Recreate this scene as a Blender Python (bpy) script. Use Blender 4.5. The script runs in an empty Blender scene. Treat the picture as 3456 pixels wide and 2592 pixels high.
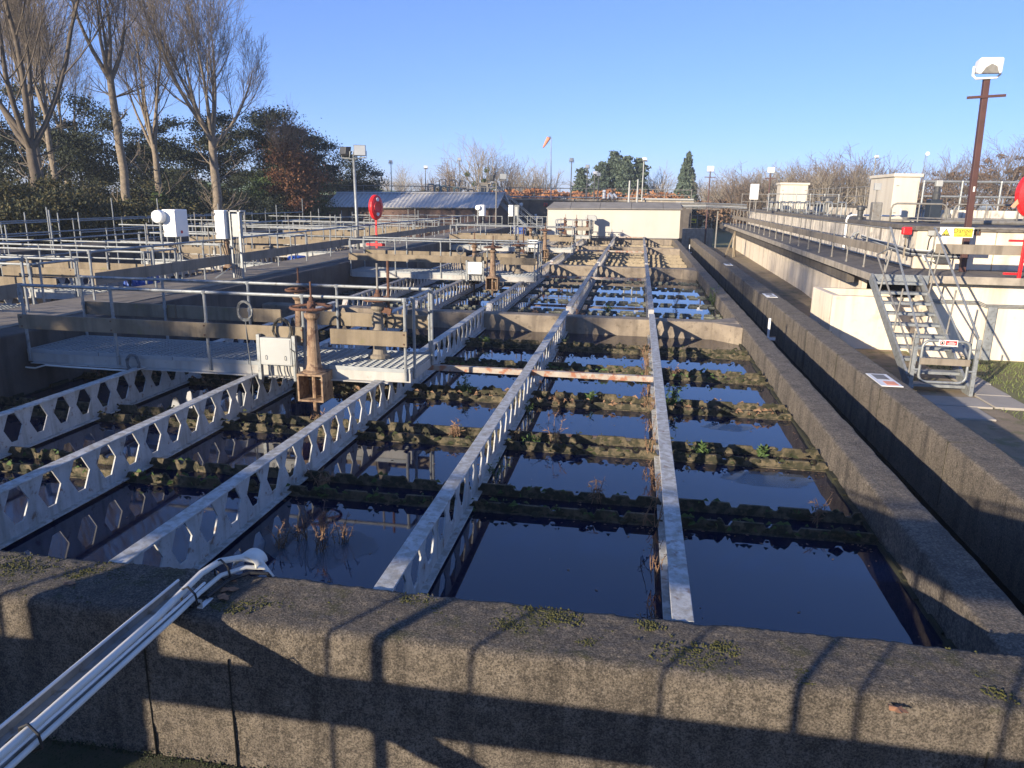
import bpy, math, random
import numpy as np
from mathutils import Vector, Matrix, noise as mnoise

random.seed(11); rng = np.random.default_rng(11)
scene = bpy.context.scene
R_ = math.radians

# ---------------------------------------------------------------- camera
CAM = Vector((0, 0, 2.6))
PITCH, YAW, ROLL, FPX = R_(14.17), R_(9.28), R_(.92), 741.0
f0 = Vector((-math.sin(YAW), math.cos(YAW), 0)); r0 = Vector((math.cos(YAW), math.sin(YAW), 0)); up = Vector((0, 0, 1))
fw = f0 * math.cos(PITCH) - up * math.sin(PITCH); u0 = f0 * math.sin(PITCH) + up * math.cos(PITCH)
rt = r0 * math.cos(ROLL) + u0 * math.sin(ROLL); uu = u0 * math.cos(ROLL) - r0 * math.sin(ROLL)
cd = bpy.data.cameras.new('camera'); cam = bpy.data.objects.new('camera', cd); scene.collection.objects.link(cam)
cam.matrix_world = Matrix(((rt.x, uu.x, -fw.x, CAM.x), (rt.y, uu.y, -fw.y, CAM.y), (rt.z, uu.z, -fw.z, CAM.z), (0, 0, 0, 1)))
cd.sensor_width = 36; cd.lens = 36 * FPX / 1024; cd.clip_start = .05; cd.clip_end = 6000
scene.camera = cam

# ---------------------------------------------------------------- sky, sun, exposure
SUN_AZ, SUN_EL = R_(32), R_(14)          # light travels towards +X +Y, sun behind and left of the camera
world = bpy.data.worlds.new('World'); scene.world = world; world.use_nodes = True
wn = world.node_tree.nodes; wl = world.node_tree.links
sky = wn.new('ShaderNodeTexSky'); sky.sky_type = 'NISHITA'; sky.sun_disc = False
sky.sun_elevation = SUN_EL; sky.sun_rotation = math.pi + SUN_AZ
sky.air_density = .7; sky.dust_density = 0; sky.ozone_density = 6.0; sky.altitude = 2000
bg = wn['Background']; bg.inputs['Strength'].default_value = .143
# the phone camera's tone curve flattens the clear sky: one even response over the whole dome
gm = wn.new('ShaderNodeGamma'); gm.inputs['Gamma'].default_value = .68
tint = wn.new('ShaderNodeVectorMath'); tint.operation = 'MULTIPLY'; tint.inputs[1].default_value = (1.0, 1.07, 1.40)
wl.new(sky.outputs['Color'], gm.inputs['Color']); wl.new(gm.outputs[0], tint.inputs[0]); wl.new(tint.outputs[0], bg.inputs['Color'])
sl = bpy.data.lights.new('sun', 'SUN'); sl.energy = 5.0; sl.angle = R_(.53); sl.color = (1, .86, .66)
sun = bpy.data.objects.new('sun', sl); scene.collection.objects.link(sun)
ldir = Vector((math.sin(SUN_AZ) * math.cos(SUN_EL), math.cos(SUN_AZ) * math.cos(SUN_EL), -math.sin(SUN_EL)))
sun.rotation_euler = ldir.to_track_quat('-Z', 'Y').to_euler(); sun.location = (-40, -60, 40)
vs = scene.view_settings; vs.view_transform = 'Standard'; vs.look = 'None'; vs.gamma = 1; vs.exposure = 1.0; vs.use_curve_mapping = False
scene.render.engine = 'CYCLES'

# ---------------------------------------------------------------- materials
def mat(name, c1, c2=None, scale=3., rough=.85, bump=.15, bscale=40., metal=0., stain=None, streak=None, top=None, top2=None, speck=None, ior=None, sub=None, bdist=.02, grit=None):
    m = bpy.data.materials.new(name); m.use_nodes = True
    nt = m.node_tree; N = nt.nodes; L = nt.links; b = N['Principled BSDF']
    geo = N.new('ShaderNodeNewGeometry'); pos = geo.outputs['Position']
    def noise(s, det=5., vec=pos, rgh=.6):
        n = N.new('ShaderNodeTexNoise'); n.inputs['Scale'].default_value = s; n.inputs['Detail'].default_value = det
        n.inputs['Roughness'].default_value = rgh; L.new(vec, n.inputs['Vector']); return n.outputs['Fac']
    def ramp(fac, a, bb):
        r = N.new('ShaderNodeMapRange'); r.inputs['From Min'].default_value = a; r.inputs['From Max'].default_value = bb
        L.new(fac, r.inputs['Value']); return r.outputs['Result']
    def mul(a, bb):
        q = N.new('ShaderNodeMath'); q.operation = 'MULTIPLY'
        for i, v in enumerate((a, bb)):
            if isinstance(v, (int, float)): q.inputs[i].default_value = v
            else: L.new(v, q.inputs[i])
        return q.outputs[0]
    def mix(fac, a, bb):
        q = N.new('ShaderNodeMix'); q.data_type = 'RGBA'
        if isinstance(fac, (int, float)): q.inputs[0].default_value = fac
        else: L.new(fac, q.inputs[0])
        for i, v in ((6, a), (7, bb)):
            if isinstance(v, tuple): q.inputs[i].default_value = (*v, 1)
            else: L.new(v, q.inputs[i])
        return q.outputs[2]
    col = mix(ramp(noise(scale), .32, .68), c1, c2 or tuple(x * .7 for x in c1))
    if streak:                                # (colour, amount, horizontal scale)
        mp = N.new('ShaderNodeMapping'); mp.inputs['Scale'].default_value = (streak[2], streak[2], streak[2] * .09); L.new(pos, mp.inputs['Vector'])
        col = mix(mul(ramp(noise(1., 4., mp.outputs[0]), .5, .68), streak[1]), col, streak[0])
    if stain:                                 # (colour, amount, scale, threshold)
        col = mix(mul(ramp(noise(stain[2], 6.), stain[3], stain[3] + .1), stain[1]), col, stain[0])
    if top:                                   # growth on upward faces (colour, amount, scale, threshold)
        sx = N.new('ShaderNodeSeparateXYZ'); L.new(geo.outputs['Normal'], sx.inputs[0])
        f = mul(ramp(sx.outputs['Z'], .5, .9), mul(ramp(noise(top[2], 6.), top[3], top[3] + .12), top[1]))
        col = mix(f, col, top[0])
    if top2:
        f = mul(ramp(sx.outputs['Z'], .3, .8), mul(ramp(noise(top2[2], 7., rgh=.7), top2[3], top2[3] + .08), top2[1])); col = mix(f, col, top2[0])
    if speck:                                 # (colour, amount, scale)
        v = N.new('ShaderNodeTexVoronoi'); v.inputs['Scale'].default_value = speck[2]; L.new(pos, v.inputs['Vector'])
        col = mix(mul(ramp(v.outputs['Distance'], .28, .12), speck[1]), col, speck[0])
    if grit:                                  # (scale, dark amount, light amount): exposed aggregate
        gn = noise(grit[0], 3., rgh=.7); col = mix(mul(ramp(gn, .52, .40), grit[1]), col, (.035, .03, .026)); col = mix(mul(ramp(gn, .56, .68), grit[2]), col, (.52, .46, .38))
    L.new(col, b.inputs['Base Color'])
    b.inputs['Roughness'].default_value = rough; b.inputs['Metallic'].default_value = metal
    if ior: b.inputs['IOR'].default_value = ior
    if sub: b.inputs['Transmission Weight'].default_value = sub
    if bump:
        bp = N.new('ShaderNodeBump'); bp.inputs['Strength'].default_value = bump; bp.inputs['Distance'].default_value = bdist
        L.new(noise(bscale, 8., rgh=.75), bp.inputs['Height']); L.new(bp.outputs[0], b.inputs['Normal'])
    return m

MT = {}
def defm(k, *a, **kw): MT[k] = mat(k, *a, **kw)
defm('front_concrete', (.39, .325, .25), (.235, .195, .152), 6., .93, 1., 90., streak=((.085, .068, .05), .7, 6.), stain=((.085, .07, .054), .55, 24., .50), top=((.15, .132, .112), .8, 26., .40), top2=((.10, .10, .03), .75, 3.4, .565), speck=((.05, .042, .034), .6, 75.), bdist=.06, grit=(85., .7, .55))
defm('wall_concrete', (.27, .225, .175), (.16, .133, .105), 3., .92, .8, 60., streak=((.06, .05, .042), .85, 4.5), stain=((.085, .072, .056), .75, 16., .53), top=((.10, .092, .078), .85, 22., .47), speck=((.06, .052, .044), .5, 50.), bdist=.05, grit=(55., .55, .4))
defm('cross_concrete', (.30, .25, .19), (.19, .155, .12), 3., .92, .5, 45., streak=((.08, .065, .05), .55, 4.), stain=((.1, .08, .06), .6, 9., .57))
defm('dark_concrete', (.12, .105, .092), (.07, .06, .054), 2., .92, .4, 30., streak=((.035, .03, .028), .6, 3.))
defm('wet_concrete', (.05, .045, .032), (.025, .024, .016), 3., .6, .4, 30.)
defm('cream_render', (.78, .68, .55), (.69, .60, .48), 1.2, .9, .12, 30., streak=((.27, .23, .18), .5, 2.2), stain=((.3, .26, .2), .35, 2.5, .6))
defm('stained_panel', (.76, .69, .58), (.54, .49, .42), 1.5, .9, .2, 30., streak=((.12, .11, .10), 1., 7.), stain=((.2, .18, .16), .5, 3., .55))
defm('walk_slab', (.17, .15, .13), (.10, .09, .08), 4., .92, .35, 40., stain=((.07, .065, .05), .6, 8., .55))
defm('slab_edge', (.42, .37, .30), (.26, .23, .19), 4., .92, .4, 40., streak=((.15, .13, .11), .6, 5.))
defm('kick_board', (.265, .215, .15), (.17, .135, .09), 2.5, .85, .3, 30., streak=((.09, .07, .05), .55, 4.5), stain=((.2, .19, .07), .5, 5., .62))
defm('kick_board_grey', (.28, .24, .19), (.20, .17, .13), 2.5, .85, .3, 30., streak=((.09, .075, .06), .6, 4.5))
defm('beam_paint', (.55, .555, .545), (.41, .42, .415), 5., .6, .25, 40., stain=((.18, .10, .06), .85, 9., .585), top=((.30, .28, .235), .8, 14., .46), streak=((.20, .19, .15), .6, 9.), speck=((.25, .22, .18), .35, 22.))
defm('beam_paint_worn', (.52, .50, .46), (.36, .345, .32), 6., .6, .25, 40., stain=((.24, .10, .05), .8, 8., .56), top=((.15, .135, .11), .9, 16., .44))
defm('rusty_strut', (.40, .36, .31), (.30, .25, .2), 5., .7, .2, 40., stain=((.30, .10, .04), .85, 8., .5))
defm('galvanised', (.33, .35, .355), (.22, .235, .24), 9., .5, .1, 50., metal=.35, stain=((.12, .105, .085), .65, 12., .56))
defm('galv_dull', (.27, .26, .235), (.18, .17, .155), 7., .65, .1, 50., metal=.2, stain=((.13, .085, .055), .6, 9., .57))
defm('grating', (.34, .36, .365), (.27, .29, .295), 5., .6, .05, 50., stain=((.2, .2, .18), .5, 4., .6))
defm('deck_frame', (.44, .43, .40), (.35, .34, .315), 3., .6, .1, 40., stain=((.2, .12, .07), .5, 9., .63), streak=((.22, .2, .17), .5, 4.))
defm('rust', (.16, .075, .045), (.085, .045, .032), 12., .85, .3, 60.)
defm('rust_tan', (.33, .235, .15), (.20, .125, .078), 8., .8, .35, 50., stain=((.10, .05, .032), .85, 11., .52), streak=((.11, .06, .04), .6, 9.))
defm('white_paint', (.80, .80, .78), (.76, .76, .74), 2., .4, .02, 20.)
defm('box_grey', (.40, .41, .395), (.35, .36, .35), 2., .5, .03, 20., stain=((.3, .29, .26), .4, 6., .64))
defm('cable_white', (.70, .69, .63), (.62, .61, .56), 6., .45, .04, 20.)
defm('cable_black', (.02, .02, .021), (.012, .012, .012), 6., .5, .03, 20.)
defm('cable_grey', (.14, .15, .155), (.1, .105, .11), 6., .55, .03, 20.)
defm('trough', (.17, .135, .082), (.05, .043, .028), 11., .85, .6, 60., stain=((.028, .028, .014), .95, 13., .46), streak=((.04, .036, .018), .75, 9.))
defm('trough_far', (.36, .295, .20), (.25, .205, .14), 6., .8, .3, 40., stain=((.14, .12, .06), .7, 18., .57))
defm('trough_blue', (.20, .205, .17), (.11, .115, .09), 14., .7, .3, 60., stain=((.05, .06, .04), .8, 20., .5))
defm('algae', (.035, .035, .015), (.018, .02, .01), 8., .85, .6, 40.)
defm('red_plastic', (.75, .022, .026), (.68, .018, .022), 3., .35, .02, 20.)
defm('orange_cloth', (.80, .33, .20), (.72, .28, .16), 4., .8, .05, 20.)
defm('brown_post', (.10, .042, .035), (.07, .032, .028), 4., .6, .05, 20.)
defm('lamp_white', (.82, .81, .78), (.74, .73, .70), 3., .4, .03, 20., stain=((.33, .31, .25), .6, 9., .6))
defm('lamp_dark', (.06, .062, .066), (.04, .042, .045), 3., .45, .05, 20.)
defm('lamp_glass', (.42, .44, .45), (.36, .38, .39), 3., .12, .0, 20.)
defm('brick', (.16, .10, .082), (.115, .078, .068), 1.5, .9, .2, 20.)
defm('roof_sheet', (.52, .51, .49), (.44, .435, .42), 1.5, .5, .05, 20., metal=.2, stain=((.3, .27, .23), .5, 2.5, .6))
defm('felt_roof', (.24, .225, .205), (.17, .16, .15), 1.2, .9, .3, 15., stain=((.24, .22, .2), .6, 2., .6))
defm('hut_panel', (.49, .465, .42), (.44, .42, .38), .8, .55, .03, 15., streak=((.48, .43, .34), .4, 2.))
defm('kiosk_cream', (.62, .57, .47), (.57, .52, .43), 1.2, .6, .03, 15., streak=((.42, .36, .28), .4, 4.))
defm('yellow_sign', (.80, .66, .06), (.78, .63, .05), 2., .5, 0, 20.)
defm('black_print', (.02, .02, .02), (.02, .02, .02), 2., .6, 0, 20.)
defm('red_print', (.55, .03, .03), (.5, .03, .03), 2., .5, 0, 20.)
defm('bark', (.27, .22, .165), (.15, .122, .095), 7., .95, .5, 25., stain=((.07, .075, .045), .5, 3., .58))
defm('bark_dark', (.15, .12, .092), (.085, .07, .056), 5., .95, .4, 25.)
defm('bark_pale', (.34, .29, .225), (.24, .205, .165), 5., .95, .3, 25.)
defm('twig_brown', (.215, .155, .11), (.15, .115, .085), 2., .95, 0, 25.)
defm('weed_green', (.075, .13, .03), (.045, .085, .02), 9., .7, 0, 20.)
defm('weed_dry', (.27, .165, .095), (.17, .10, .06), 9., .85, 0, 20.)
defm('moss', (.085, .082, .02), (.038, .042, .014), 22., .95, .4, 90.)
defm('moss_dark', (.035, .045, .014), (.02, .026, .01), 14., .95, .4, 60.)
defm('dead_leaf', (.33, .17, .09), (.22, .11, .06), 20., .8, .1, 60.)
defm('grass_blade', (.17, .20, .055), (.12, .16, .045), 1.5, .8, 0, 20.)
defm('ground_grass', (.13, .155, .05), (.17, .14, .075), .6, .95, .5, 8., stain=((.22, .17, .1), .6, 1.5, .56))
defm('earth', (.30, .235, .155), (.20, .155, .105), 2.5, .95, .6, 30., stain=((.12, .125, .05), .7, 2.6, .53))
defm('soil_moss', (.035, .045, .016), (.075, .062, .04), 5., .95, .8, 50., stain=((.11, .09, .06), .6, 4., .58))
defm('paving', (.36, .33, .29), (.28, .26, .23), 1.5, .9, .2, 30.)
defm('asphalt', (.10, .095, .09), (.075, .072, .07), 1., .95, .3, 30.)
defm('field', (.11, .2, .045), (.13, .2, .055), .02, .95, 0, 10.)
defm('hill_haze_blue', (.16, .19, .22), (.13, .165, .2), .01, 1., 0, 10.)  # blue of the distant air is mixed into the hill colour
defm('blue_plastic', (.03, .10, .42), (.025, .08, .34), 3., .5, .02, 20.)
defm('window_dark', (.03, .04, .055), (.025, .03, .04), 3., .15, 0, 20.)
defm('teal_pipe', (.16, .26, .25), (.12, .2, .2), 3., .6, .03, 20.)
defm('skin', (.45, .27, .2), None, 3., .6, 0, 20.)

def leafmat(name, c1, c2, c3):
    m = bpy.data.materials.new(name); m.use_nodes = True; N = m.node_tree.nodes; L = m.node_tree.links; b = N['Principled BSDF']
    oi = N.new('ShaderNodeNewGeometry'); cr = N.new('ShaderNodeValToRGB')
    e = cr.color_ramp.elements; e[0].position = 0; e[0].color = (*c1, 1); e[1].position = 1; e[1].color = (*c3, 1); x = e.new(.5); x.color = (*c2, 1)
    L.new(oi.outputs['Random Per Island'], cr.inputs[0]); L.new(cr.outputs[0], b.inputs['Base Color']); b.inputs['Roughness'].default_value = .75
    MT[name] = m
leafmat('leaf_pine', (.016, .024, .013), (.026, .037, .018), (.045, .053, .024))
leafmat('leaf_hedge', (.020, .026, .010), (.042, .046, .015), (.095, .072, .02))
leafmat('leaf_autumn', (.08, .048, .03), (.13, .078, .045), (.19, .11, .06))
leafmat('leaf_russet', (.07, .028, .014), (.13, .052, .024), (.2, .09, .04))
leafmat('leaf_orange', (.24, .10, .045), (.33, .145, .06), (.40, .20, .09))
leafmat('leaf_conifer', (.045, .07, .05), (.065, .095, .065), (.095, .125, .085))
leafmat('leaf_ivy', (.03, .06, .015), (.05, .09, .02), (.09, .11, .03))

def water(name, col, ior, rough, bump):
    m = mat(name, col, tuple(c * .6 for c in col), 1.2, rough, bump, 2.2, ior=ior); MT[name] = m
water('tank_water', (.0004, .005, .034), 1.72, .012, .010)
water('channel_water', (.006, .006, .006), 1.33, .12, .05)

# ---------------------------------------------------------------- mesh helpers
ORG = {}
coll = scene.collection
class MB:
    def __init__(s): s.v = []; s.f = []
    def add(s, vs_, fs): o = len(s.v); s.v += [tuple(p) for p in vs_]; s.f += [tuple(i + o for i in f) for f in fs]; return s
    def box(s, x0, y0, z0, x1, y1, z1):
        return s.add([(x0, y0, z0), (x1, y0, z0), (x1, y1, z0), (x0, y1, z0), (x0, y0, z1), (x1, y0, z1), (x1, y1, z1), (x0, y1, z1)],
                     [(0, 3, 2, 1), (4, 5, 6, 7), (0, 1, 5, 4), (1, 2, 6, 5), (2, 3, 7, 6), (3, 0, 4, 7)])
    def bar(s, p, q, w, h, upv=(0, 0, 1)):                      # box along p->q, w sideways, h along up
        p = Vector(p); q = Vector(q); d = (q - p).normalized(); sd = d.cross(Vector(upv))
        if sd.length < 1e-4: sd = d.cross(Vector((0, 1, 0)))
        sd.normalize(); u = sd.cross(d); a = sd * (w / 2); b = u * (h / 2)
        return s.add([p - a - b, p + a - b, p + a + b, p - a + b, q - a - b, q + a - b, q + a + b, q - a + b],
                     [(0, 1, 2, 3), (7, 6, 5, 4), (0, 4, 5, 1), (1, 5, 6, 2), (2, 6, 7, 3), (3, 7, 4, 0)])
    def tube(s, pts, r, n=8, cap=True):
        pts = [Vector(p) for p in pts]; m = len(pts); rs = r if isinstance(r, (list, tuple)) else [r] * m
        o = len(s.v); prev = None
        for i, p in enumerate(pts):
            d = (pts[min(i + 1, m - 1)] - pts[max(i - 1, 0)])
            d = d.normalized() if d.length > 1e-9 else Vector((0, 0, 1))
            if prev is None:
                a = d.cross(Vector((0, 0, 1)));  a = a if a.length > .05 else d.cross(Vector((1, 0, 0)))
            else: a = prev - d * prev.dot(d)
            a.normalize(); prev = a; b = d.cross(a)
            k = 1.
            if 0 < i < m - 1:
                c = (pts[i] - pts[i - 1]).normalized().dot((pts[i + 1] - pts[i]).normalized()); k = 1 / max(.6, math.sqrt(max(.01, (1 + c) / 2)))
            for j in range(n):
                t = 2 * math.pi * j / n; s.v.append(tuple(p + (a * math.cos(t) + b * math.sin(t)) * rs[i] * (k if False else 1)))
        for i in range(m - 1):
            for j in range(n):
                j2 = (j + 1) % n; s.f.append((o + i * n + j, o + i * n + j2, o + (i + 1) * n + j2, o + (i + 1) * n + j))
        if cap: s.f.append(tuple(o + j for j in range(n))[::-1]); s.f.append(tuple(o + (m - 1) * n + j for j in range(n)))
        return s
    def cyl(s, p, q, r, n=10, r2=None): return s.tube([p, q], [r, r if r2 is None else r2], n)
    def lathe(s, c, prof, n=16):                                # prof [(r,z)] about a vertical axis at c
        o = len(s.v)
        for r, z in prof:
            for j in range(n): t = 2 * math.pi * j / n; s.v.append((c[0] + r * math.cos(t), c[1] + r * math.sin(t), c[2] + z))
        for i in range(len(prof) - 1):
            for j in range(n): j2 = (j + 1) % n; s.f.append((o + i * n + j, o + i * n + j2, o + (i + 1) * n + j2, o + (i + 1) * n + j))
        s.f.append(tuple(o + j for j in range(n))[::-1]); s.f.append(tuple(o + (len(prof) - 1) * n + j for j in range(n))); return s
    def torus(s, c, R, r, n=24, k=8, ax='z', arc=1.):
        o = len(s.v)
        for i in range(n):
            t = 2 * math.pi * i / n * arc
            for j in range(k):
                a = 2 * math.pi * j / k; x, y, z = (R + r * math.cos(a)) * math.cos(t), (R + r * math.cos(a)) * math.sin(t), r * math.sin(a)
                if ax == 'y': x, y, z = x, z, y
                if ax == 'x': x, y, z = z, x, y
                s.v.append((c[0] + x, c[1] + y, c[2] + z))
        for i in range(n if arc >= 1 else n - 1):
            for j in range(k):
                i2 = (i + 1) % n; j2 = (j + 1) % k; s.f.append((o + i * k + j, o + i2 * k + j, o + i2 * k + j2, o + i * k + j2))
        return s
    def prism(s, poly, a, b, ax='y'):                            # polygon in the plane across axis ax, from a to b
        n = len(poly)
        def P(u, w, t): return {'y': (u, t, w), 'x': (t, u, w), 'z': (u, w, t)}[ax]
        s.add([P(u, w, a) for u, w in poly] + [P(u, w, b) for u, w in poly],
              [tuple(range(n)), tuple(range(2 * n - 1, n - 1, -1))] + [(i, n + i, n + (i + 1) % n, (i + 1) % n) for i in range(n)]); return s
    def obj(s, name, m, parent=None, smooth=False, bevel=0.):
        o = ORG.get(parent, (0, 0, 0)) if parent else (0, 0, 0)
        me = bpy.data.meshes.new(name); me.from_pydata([(x - o[0], y - o[1], z - o[2]) for x, y, z in s.v], [], s.f)
        return link(name, me, m, parent, smooth, bevel)
def link(name, me, m, parent=None, smooth=False, bevel=0.):
    me.materials.append(MT[m] if isinstance(m, str) else m)
    if smooth: me.shade_smooth()
    ob = bpy.data.objects.new(name, me); coll.objects.link(ob)
    if parent: ob.parent = parent; ORG[ob] = ORG[parent]
    else: ORG[ob] = (0, 0, 0)
    if bevel:
        md = ob.modifiers.new('bevel', 'BEVEL'); md.width = bevel; md.segments = 2; md.limit_method = 'ANGLE'
    return ob
def tag(o, label, cat, group=None):
    o['label'] = label; o['category'] = cat
    if group: o['group'] = group
    return o
def struct(o): o['kind'] = 'structure'; return o
def stuff(o, label=None, cat=None):
    o['kind'] = 'stuff'
    if label: o['label'] = label; o['category'] = cat
    return o
def thing(name, label, cat, loc=(0, 0, 0), group=None, rz=0.):
    e = bpy.data.objects.new(name, None); e.empty_display_size = .2; coll.objects.link(e); e.location = loc; e.rotation_euler.z = rz
    ORG[e] = tuple(loc); return tag(e, label, cat, group)
def lthing(name, label, cat, group=None):                         # parts built about the origin, moved afterwards
    return thing(name, label, cat, (0, 0, 0), group)
def copy_tree(o, parent=None):
    c = o.copy(); coll.objects.link(c); c.parent = parent
    for ch in [k for k in o.children]: copy_tree(ch, c)
    return c
def npmesh(name, verts, faces, k):                                # verts (n,3), faces (m,k)
    me = bpy.data.meshes.new(name); n = len(verts); m_ = len(faces)
    me.vertices.add(n); me.vertices.foreach_set('co', np.asarray(verts, np.float32).ravel())
    me.loops.add(m_ * k); me.loops.foreach_set('vertex_index', np.asarray(faces, np.int32).ravel())
    me.polygons.add(m_); me.polygons.foreach_set('loop_start', np.arange(0, m_ * k, k, dtype=np.int32)); me.polygons.foreach_set('loop_total', np.full(m_, k, np.int32))
    me.update(calc_edges=True); me.validate(); return me
ORD = ['first', 'second', 'third', 'fourth', 'fifth', 'sixth', 'seventh', 'eighth', 'ninth', 'tenth', 'eleventh', 'twelfth', 'thirteenth', 'fourteenth', 'fifteenth', 'sixteenth', 'seventeenth', 'eighteenth', 'nineteenth', 'twentieth']

# ================================================================ SETTING
GZ = -1.05
g = MB()
n_ = 40; S_ = 2600.
xs = np.linspace(-S_, S_, 3); 
o = MB().add([(-S_, -S_, GZ), (S_, -S_, GZ), (S_, S_, GZ), (-S_, S_, GZ)], [(0, 1, 2, 3)]).obj('ground', 'ground_grass'); struct(o)
# earth strip between the channel wall and the raised tank, tarmac yard at its far end
struct(MB().add([(x, y, z) for y, z in ((5, GZ + .012), (20.5, GZ + .012), (30, -.74), (56, -.70)) for x in (4.05, 6.75)], [(0, 1, 3, 2), (2, 3, 5, 4), (4, 5, 7, 6)]).obj('path', 'earth'))
struct(MB().box(-14, 52.3, GZ - .1, 5.5, 75, GZ + .016).obj('yard', 'asphalt'))

def rough_wall(name, ax, a0, a1, b0, b1, z0, z1, step, ps, amp, rad, m, seed=0., parent=None):
    prof = []                                                     # (b, z) loop, open at the bottom
    k = max(2, int((z1 - rad - z0) / ps)); prof += [(b0, z0 + (z1 - rad - z0) * i / k) for i in range(k)]
    for i in range(4): t = math.pi / 2 * i / 3; prof.append((b0 + rad - rad * math.cos(t), z1 - rad + rad * math.sin(t)))
    kk = max(2, int((b1 - b0 - 2 * rad) / ps)); prof += [(b0 + rad + (b1 - b0 - 2 * rad) * i / kk, z1) for i in range(1, kk)]
    for i in range(4): t = math.pi / 2 * i / 3; prof.append((b1 - rad + rad * math.sin(t), z1 - rad + rad * math.cos(t)))
    prof += [(b1, z1 - rad + (z0 - z1 + rad) * i / k) for i in range(1, k + 1)]
    na = max(2, int((a1 - a0) / step)) + 1; npf = len(prof); V = []
    for i in range(na):
        a = a0 + (a1 - a0) * i / (na - 1)
        for b, z in prof:
            q = Vector((a * 1.7, b * 2.2 + seed, z * 2.2)); e = mnoise.noise(q) + .5 * mnoise.noise(q * 4.1) + .3 * mnoise.noise(q * 11.)
            if step < .03: e += .38 * mnoise.noise(q * 21.) + .42 * min(0, mnoise.noise(q * 31.) + .1)
            cb = (b - (b0 + b1) / 2) / max(.01, (b1 - b0) / 2); cz = 1 if z > z1 - rad * 1.5 else 0
            b2 = b + cb * e * amp * (1 if abs(cb) > .6 else 0); z2 = z + cz * e * amp
            V.append((a, b2, z2) if ax == 'x' else (b2, a, z2))
    Fc = []
    for i in range(na - 1):
        for j in range(npf - 1):
            f = (i * npf + j, (i + 1) * npf + j, (i + 1) * npf + j + 1, i * npf + j + 1); Fc.append(f if ax == 'x' else f[::-1])
    mb = MB(); mb.v = V; mb.f = Fc
    mb.f.append(tuple(range(npf)) if ax != 'x' else tuple(range(npf))[::-1]); mb.f.append(tuple((na - 1) * npf + j for j in range(npf))[::-1] if ax != 'x' else tuple((na - 1) * npf + j for j in range(npf)))
    return mb.obj(name, m, parent, smooth=True)

XE = [2.30, .40, -1.50, -3.40, -5.22, -7.0, -8.87]             # right wall, five beam lines, left wall
XB = XE[1:6]
CELL = [(4.12, 16.58), (16.98, 29.55), (29.95, 42.1), (42.5, 51.7)]
TN = ['nearest', 'second', 'third', 'farthest']
WZ = -.38
w = rough_wall('concrete_wall', 'x', -6.5, 4.6, 3.56, 4.12, GZ - .05, .15, .018, .02, .013, .05, 'front_concrete')
tag(w, 'weathered mossy concrete wall across the foreground', 'wall')
for x_ in (-2.82, -2.27, 1.9): MB().box(x_, 3.546, -.86, x_ + .0025, 3.6, -.1).obj('joint_line', 'wet_concrete', w)
w = rough_wall('concrete_wall', 'y', 4.14, 51.9, 2.30, 2.65, GZ, 0., .09, .07, .010, .03, 'wall_concrete', 7.)
tag(w, 'long brown concrete tank wall on the left side of the narrow channel', 'wall')
w = rough_wall('concrete_wall', 'y', 4.14, 55., 3.58, 4.06, GZ, 0., .09, .08, .007, .03, 'wall_concrete', 19.)
tag(w, 'long concrete wall on the right side of the narrow channel', 'wall')
for i in range(20): y_ = 6.2 + 2.45 * i; MB().box(3.573, y_, -.8, 4.067, y_ + .007, .0045).obj('joint_line', 'wet_concrete', w)
for i, y in enumerate((16.58, 29.55, 42.1)):
    t = thing('cross_wall', f'concrete cross wall at the far end of the {TN[i]} tank', 'wall', (-3.3, y, GZ), 'cross walls between the tanks')
    rough_wall('wall_body', 'x', -8.86, 2.29, y, y + .40, GZ, 0., .09, .08, .007, .03, 'cross_concrete', 31. + i * 5, t)
    for yy, sg in ((y - .001, -1), (y + .401, 1)):
        MB().prism([(2.295, yy + .02 * -sg), (2.295, yy + .55 * sg), (1.72, yy + .02 * -sg)][::sg], GZ, -.006, 'z').obj('corner_haunch', 'cross_concrete', t, bevel=.01)
tag(MB().box(-8.86, 51.7, GZ, 2.29, 52.1, -.01).obj('concrete_wall', 'cross_concrete', bevel=.02), 'concrete end wall of the tanks below the beige hut', 'wall')
# left walkway: a wide wall top 0.55 m up
t = thing('walkway', 'long concrete walkway on the left tank wall beside the railing', 'walkway', (-9.9, 28, GZ))
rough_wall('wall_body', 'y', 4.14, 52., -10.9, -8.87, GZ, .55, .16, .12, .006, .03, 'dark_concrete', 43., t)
MB().box(-10.75, 4.5, .552, -9.35, 52, .566).obj('tread_strip', 'kick_board_grey', t)
tag(rough_wall('concrete_wall', 'x', -30., -10.91, 4.0, 4.4, GZ, .3, .2, .12, .006, .03, 'dark_concrete', 61.), 'dark concrete front wall of the left hand tanks', 'wall')
for wn_, xa, xb, ya, yb in ((None, 2.24, 2.292, 4.15, 51.7), (None, -8.862, -8.82, 4.15, 51.7)):
    mb = MB(); y = ya; rr_ = random.Random(int(xa * 10))
    while y < yb:
        L_ = rr_.uniform(.08, .3); mb.box(xa + rr_.uniform(0, .03) if xa > 0 else xa, y, WZ - .1, xb if xa > 0 else xb - rr_.uniform(0, .03), y + L_ * 1.15, WZ + rr_.uniform(.005, .06)); y += L_
    stuff(mb.obj('algae_fringe', 'algae'), 'dark algae fringe along the waterline of the ' + ('right' if xa > 0 else 'left') + ' tank wall', 'algae')
struct(MB().add([(x, y, WZ) for x, y in ((-8.9, 4.0), (2.4, 4.0), (2.4, 51.8), (-8.9, 51.8))], [(0, 1, 2, 3)]).obj('water', 'tank_water'))
struct(MB().add([(x, y, -.86) for x, y in ((2.55, 4.0), (3.65, 4.0), (3.65, 56), (2.55, 56))], [(0, 1, 2, 3)]).obj('channel_water', 'channel_water'))
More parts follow.
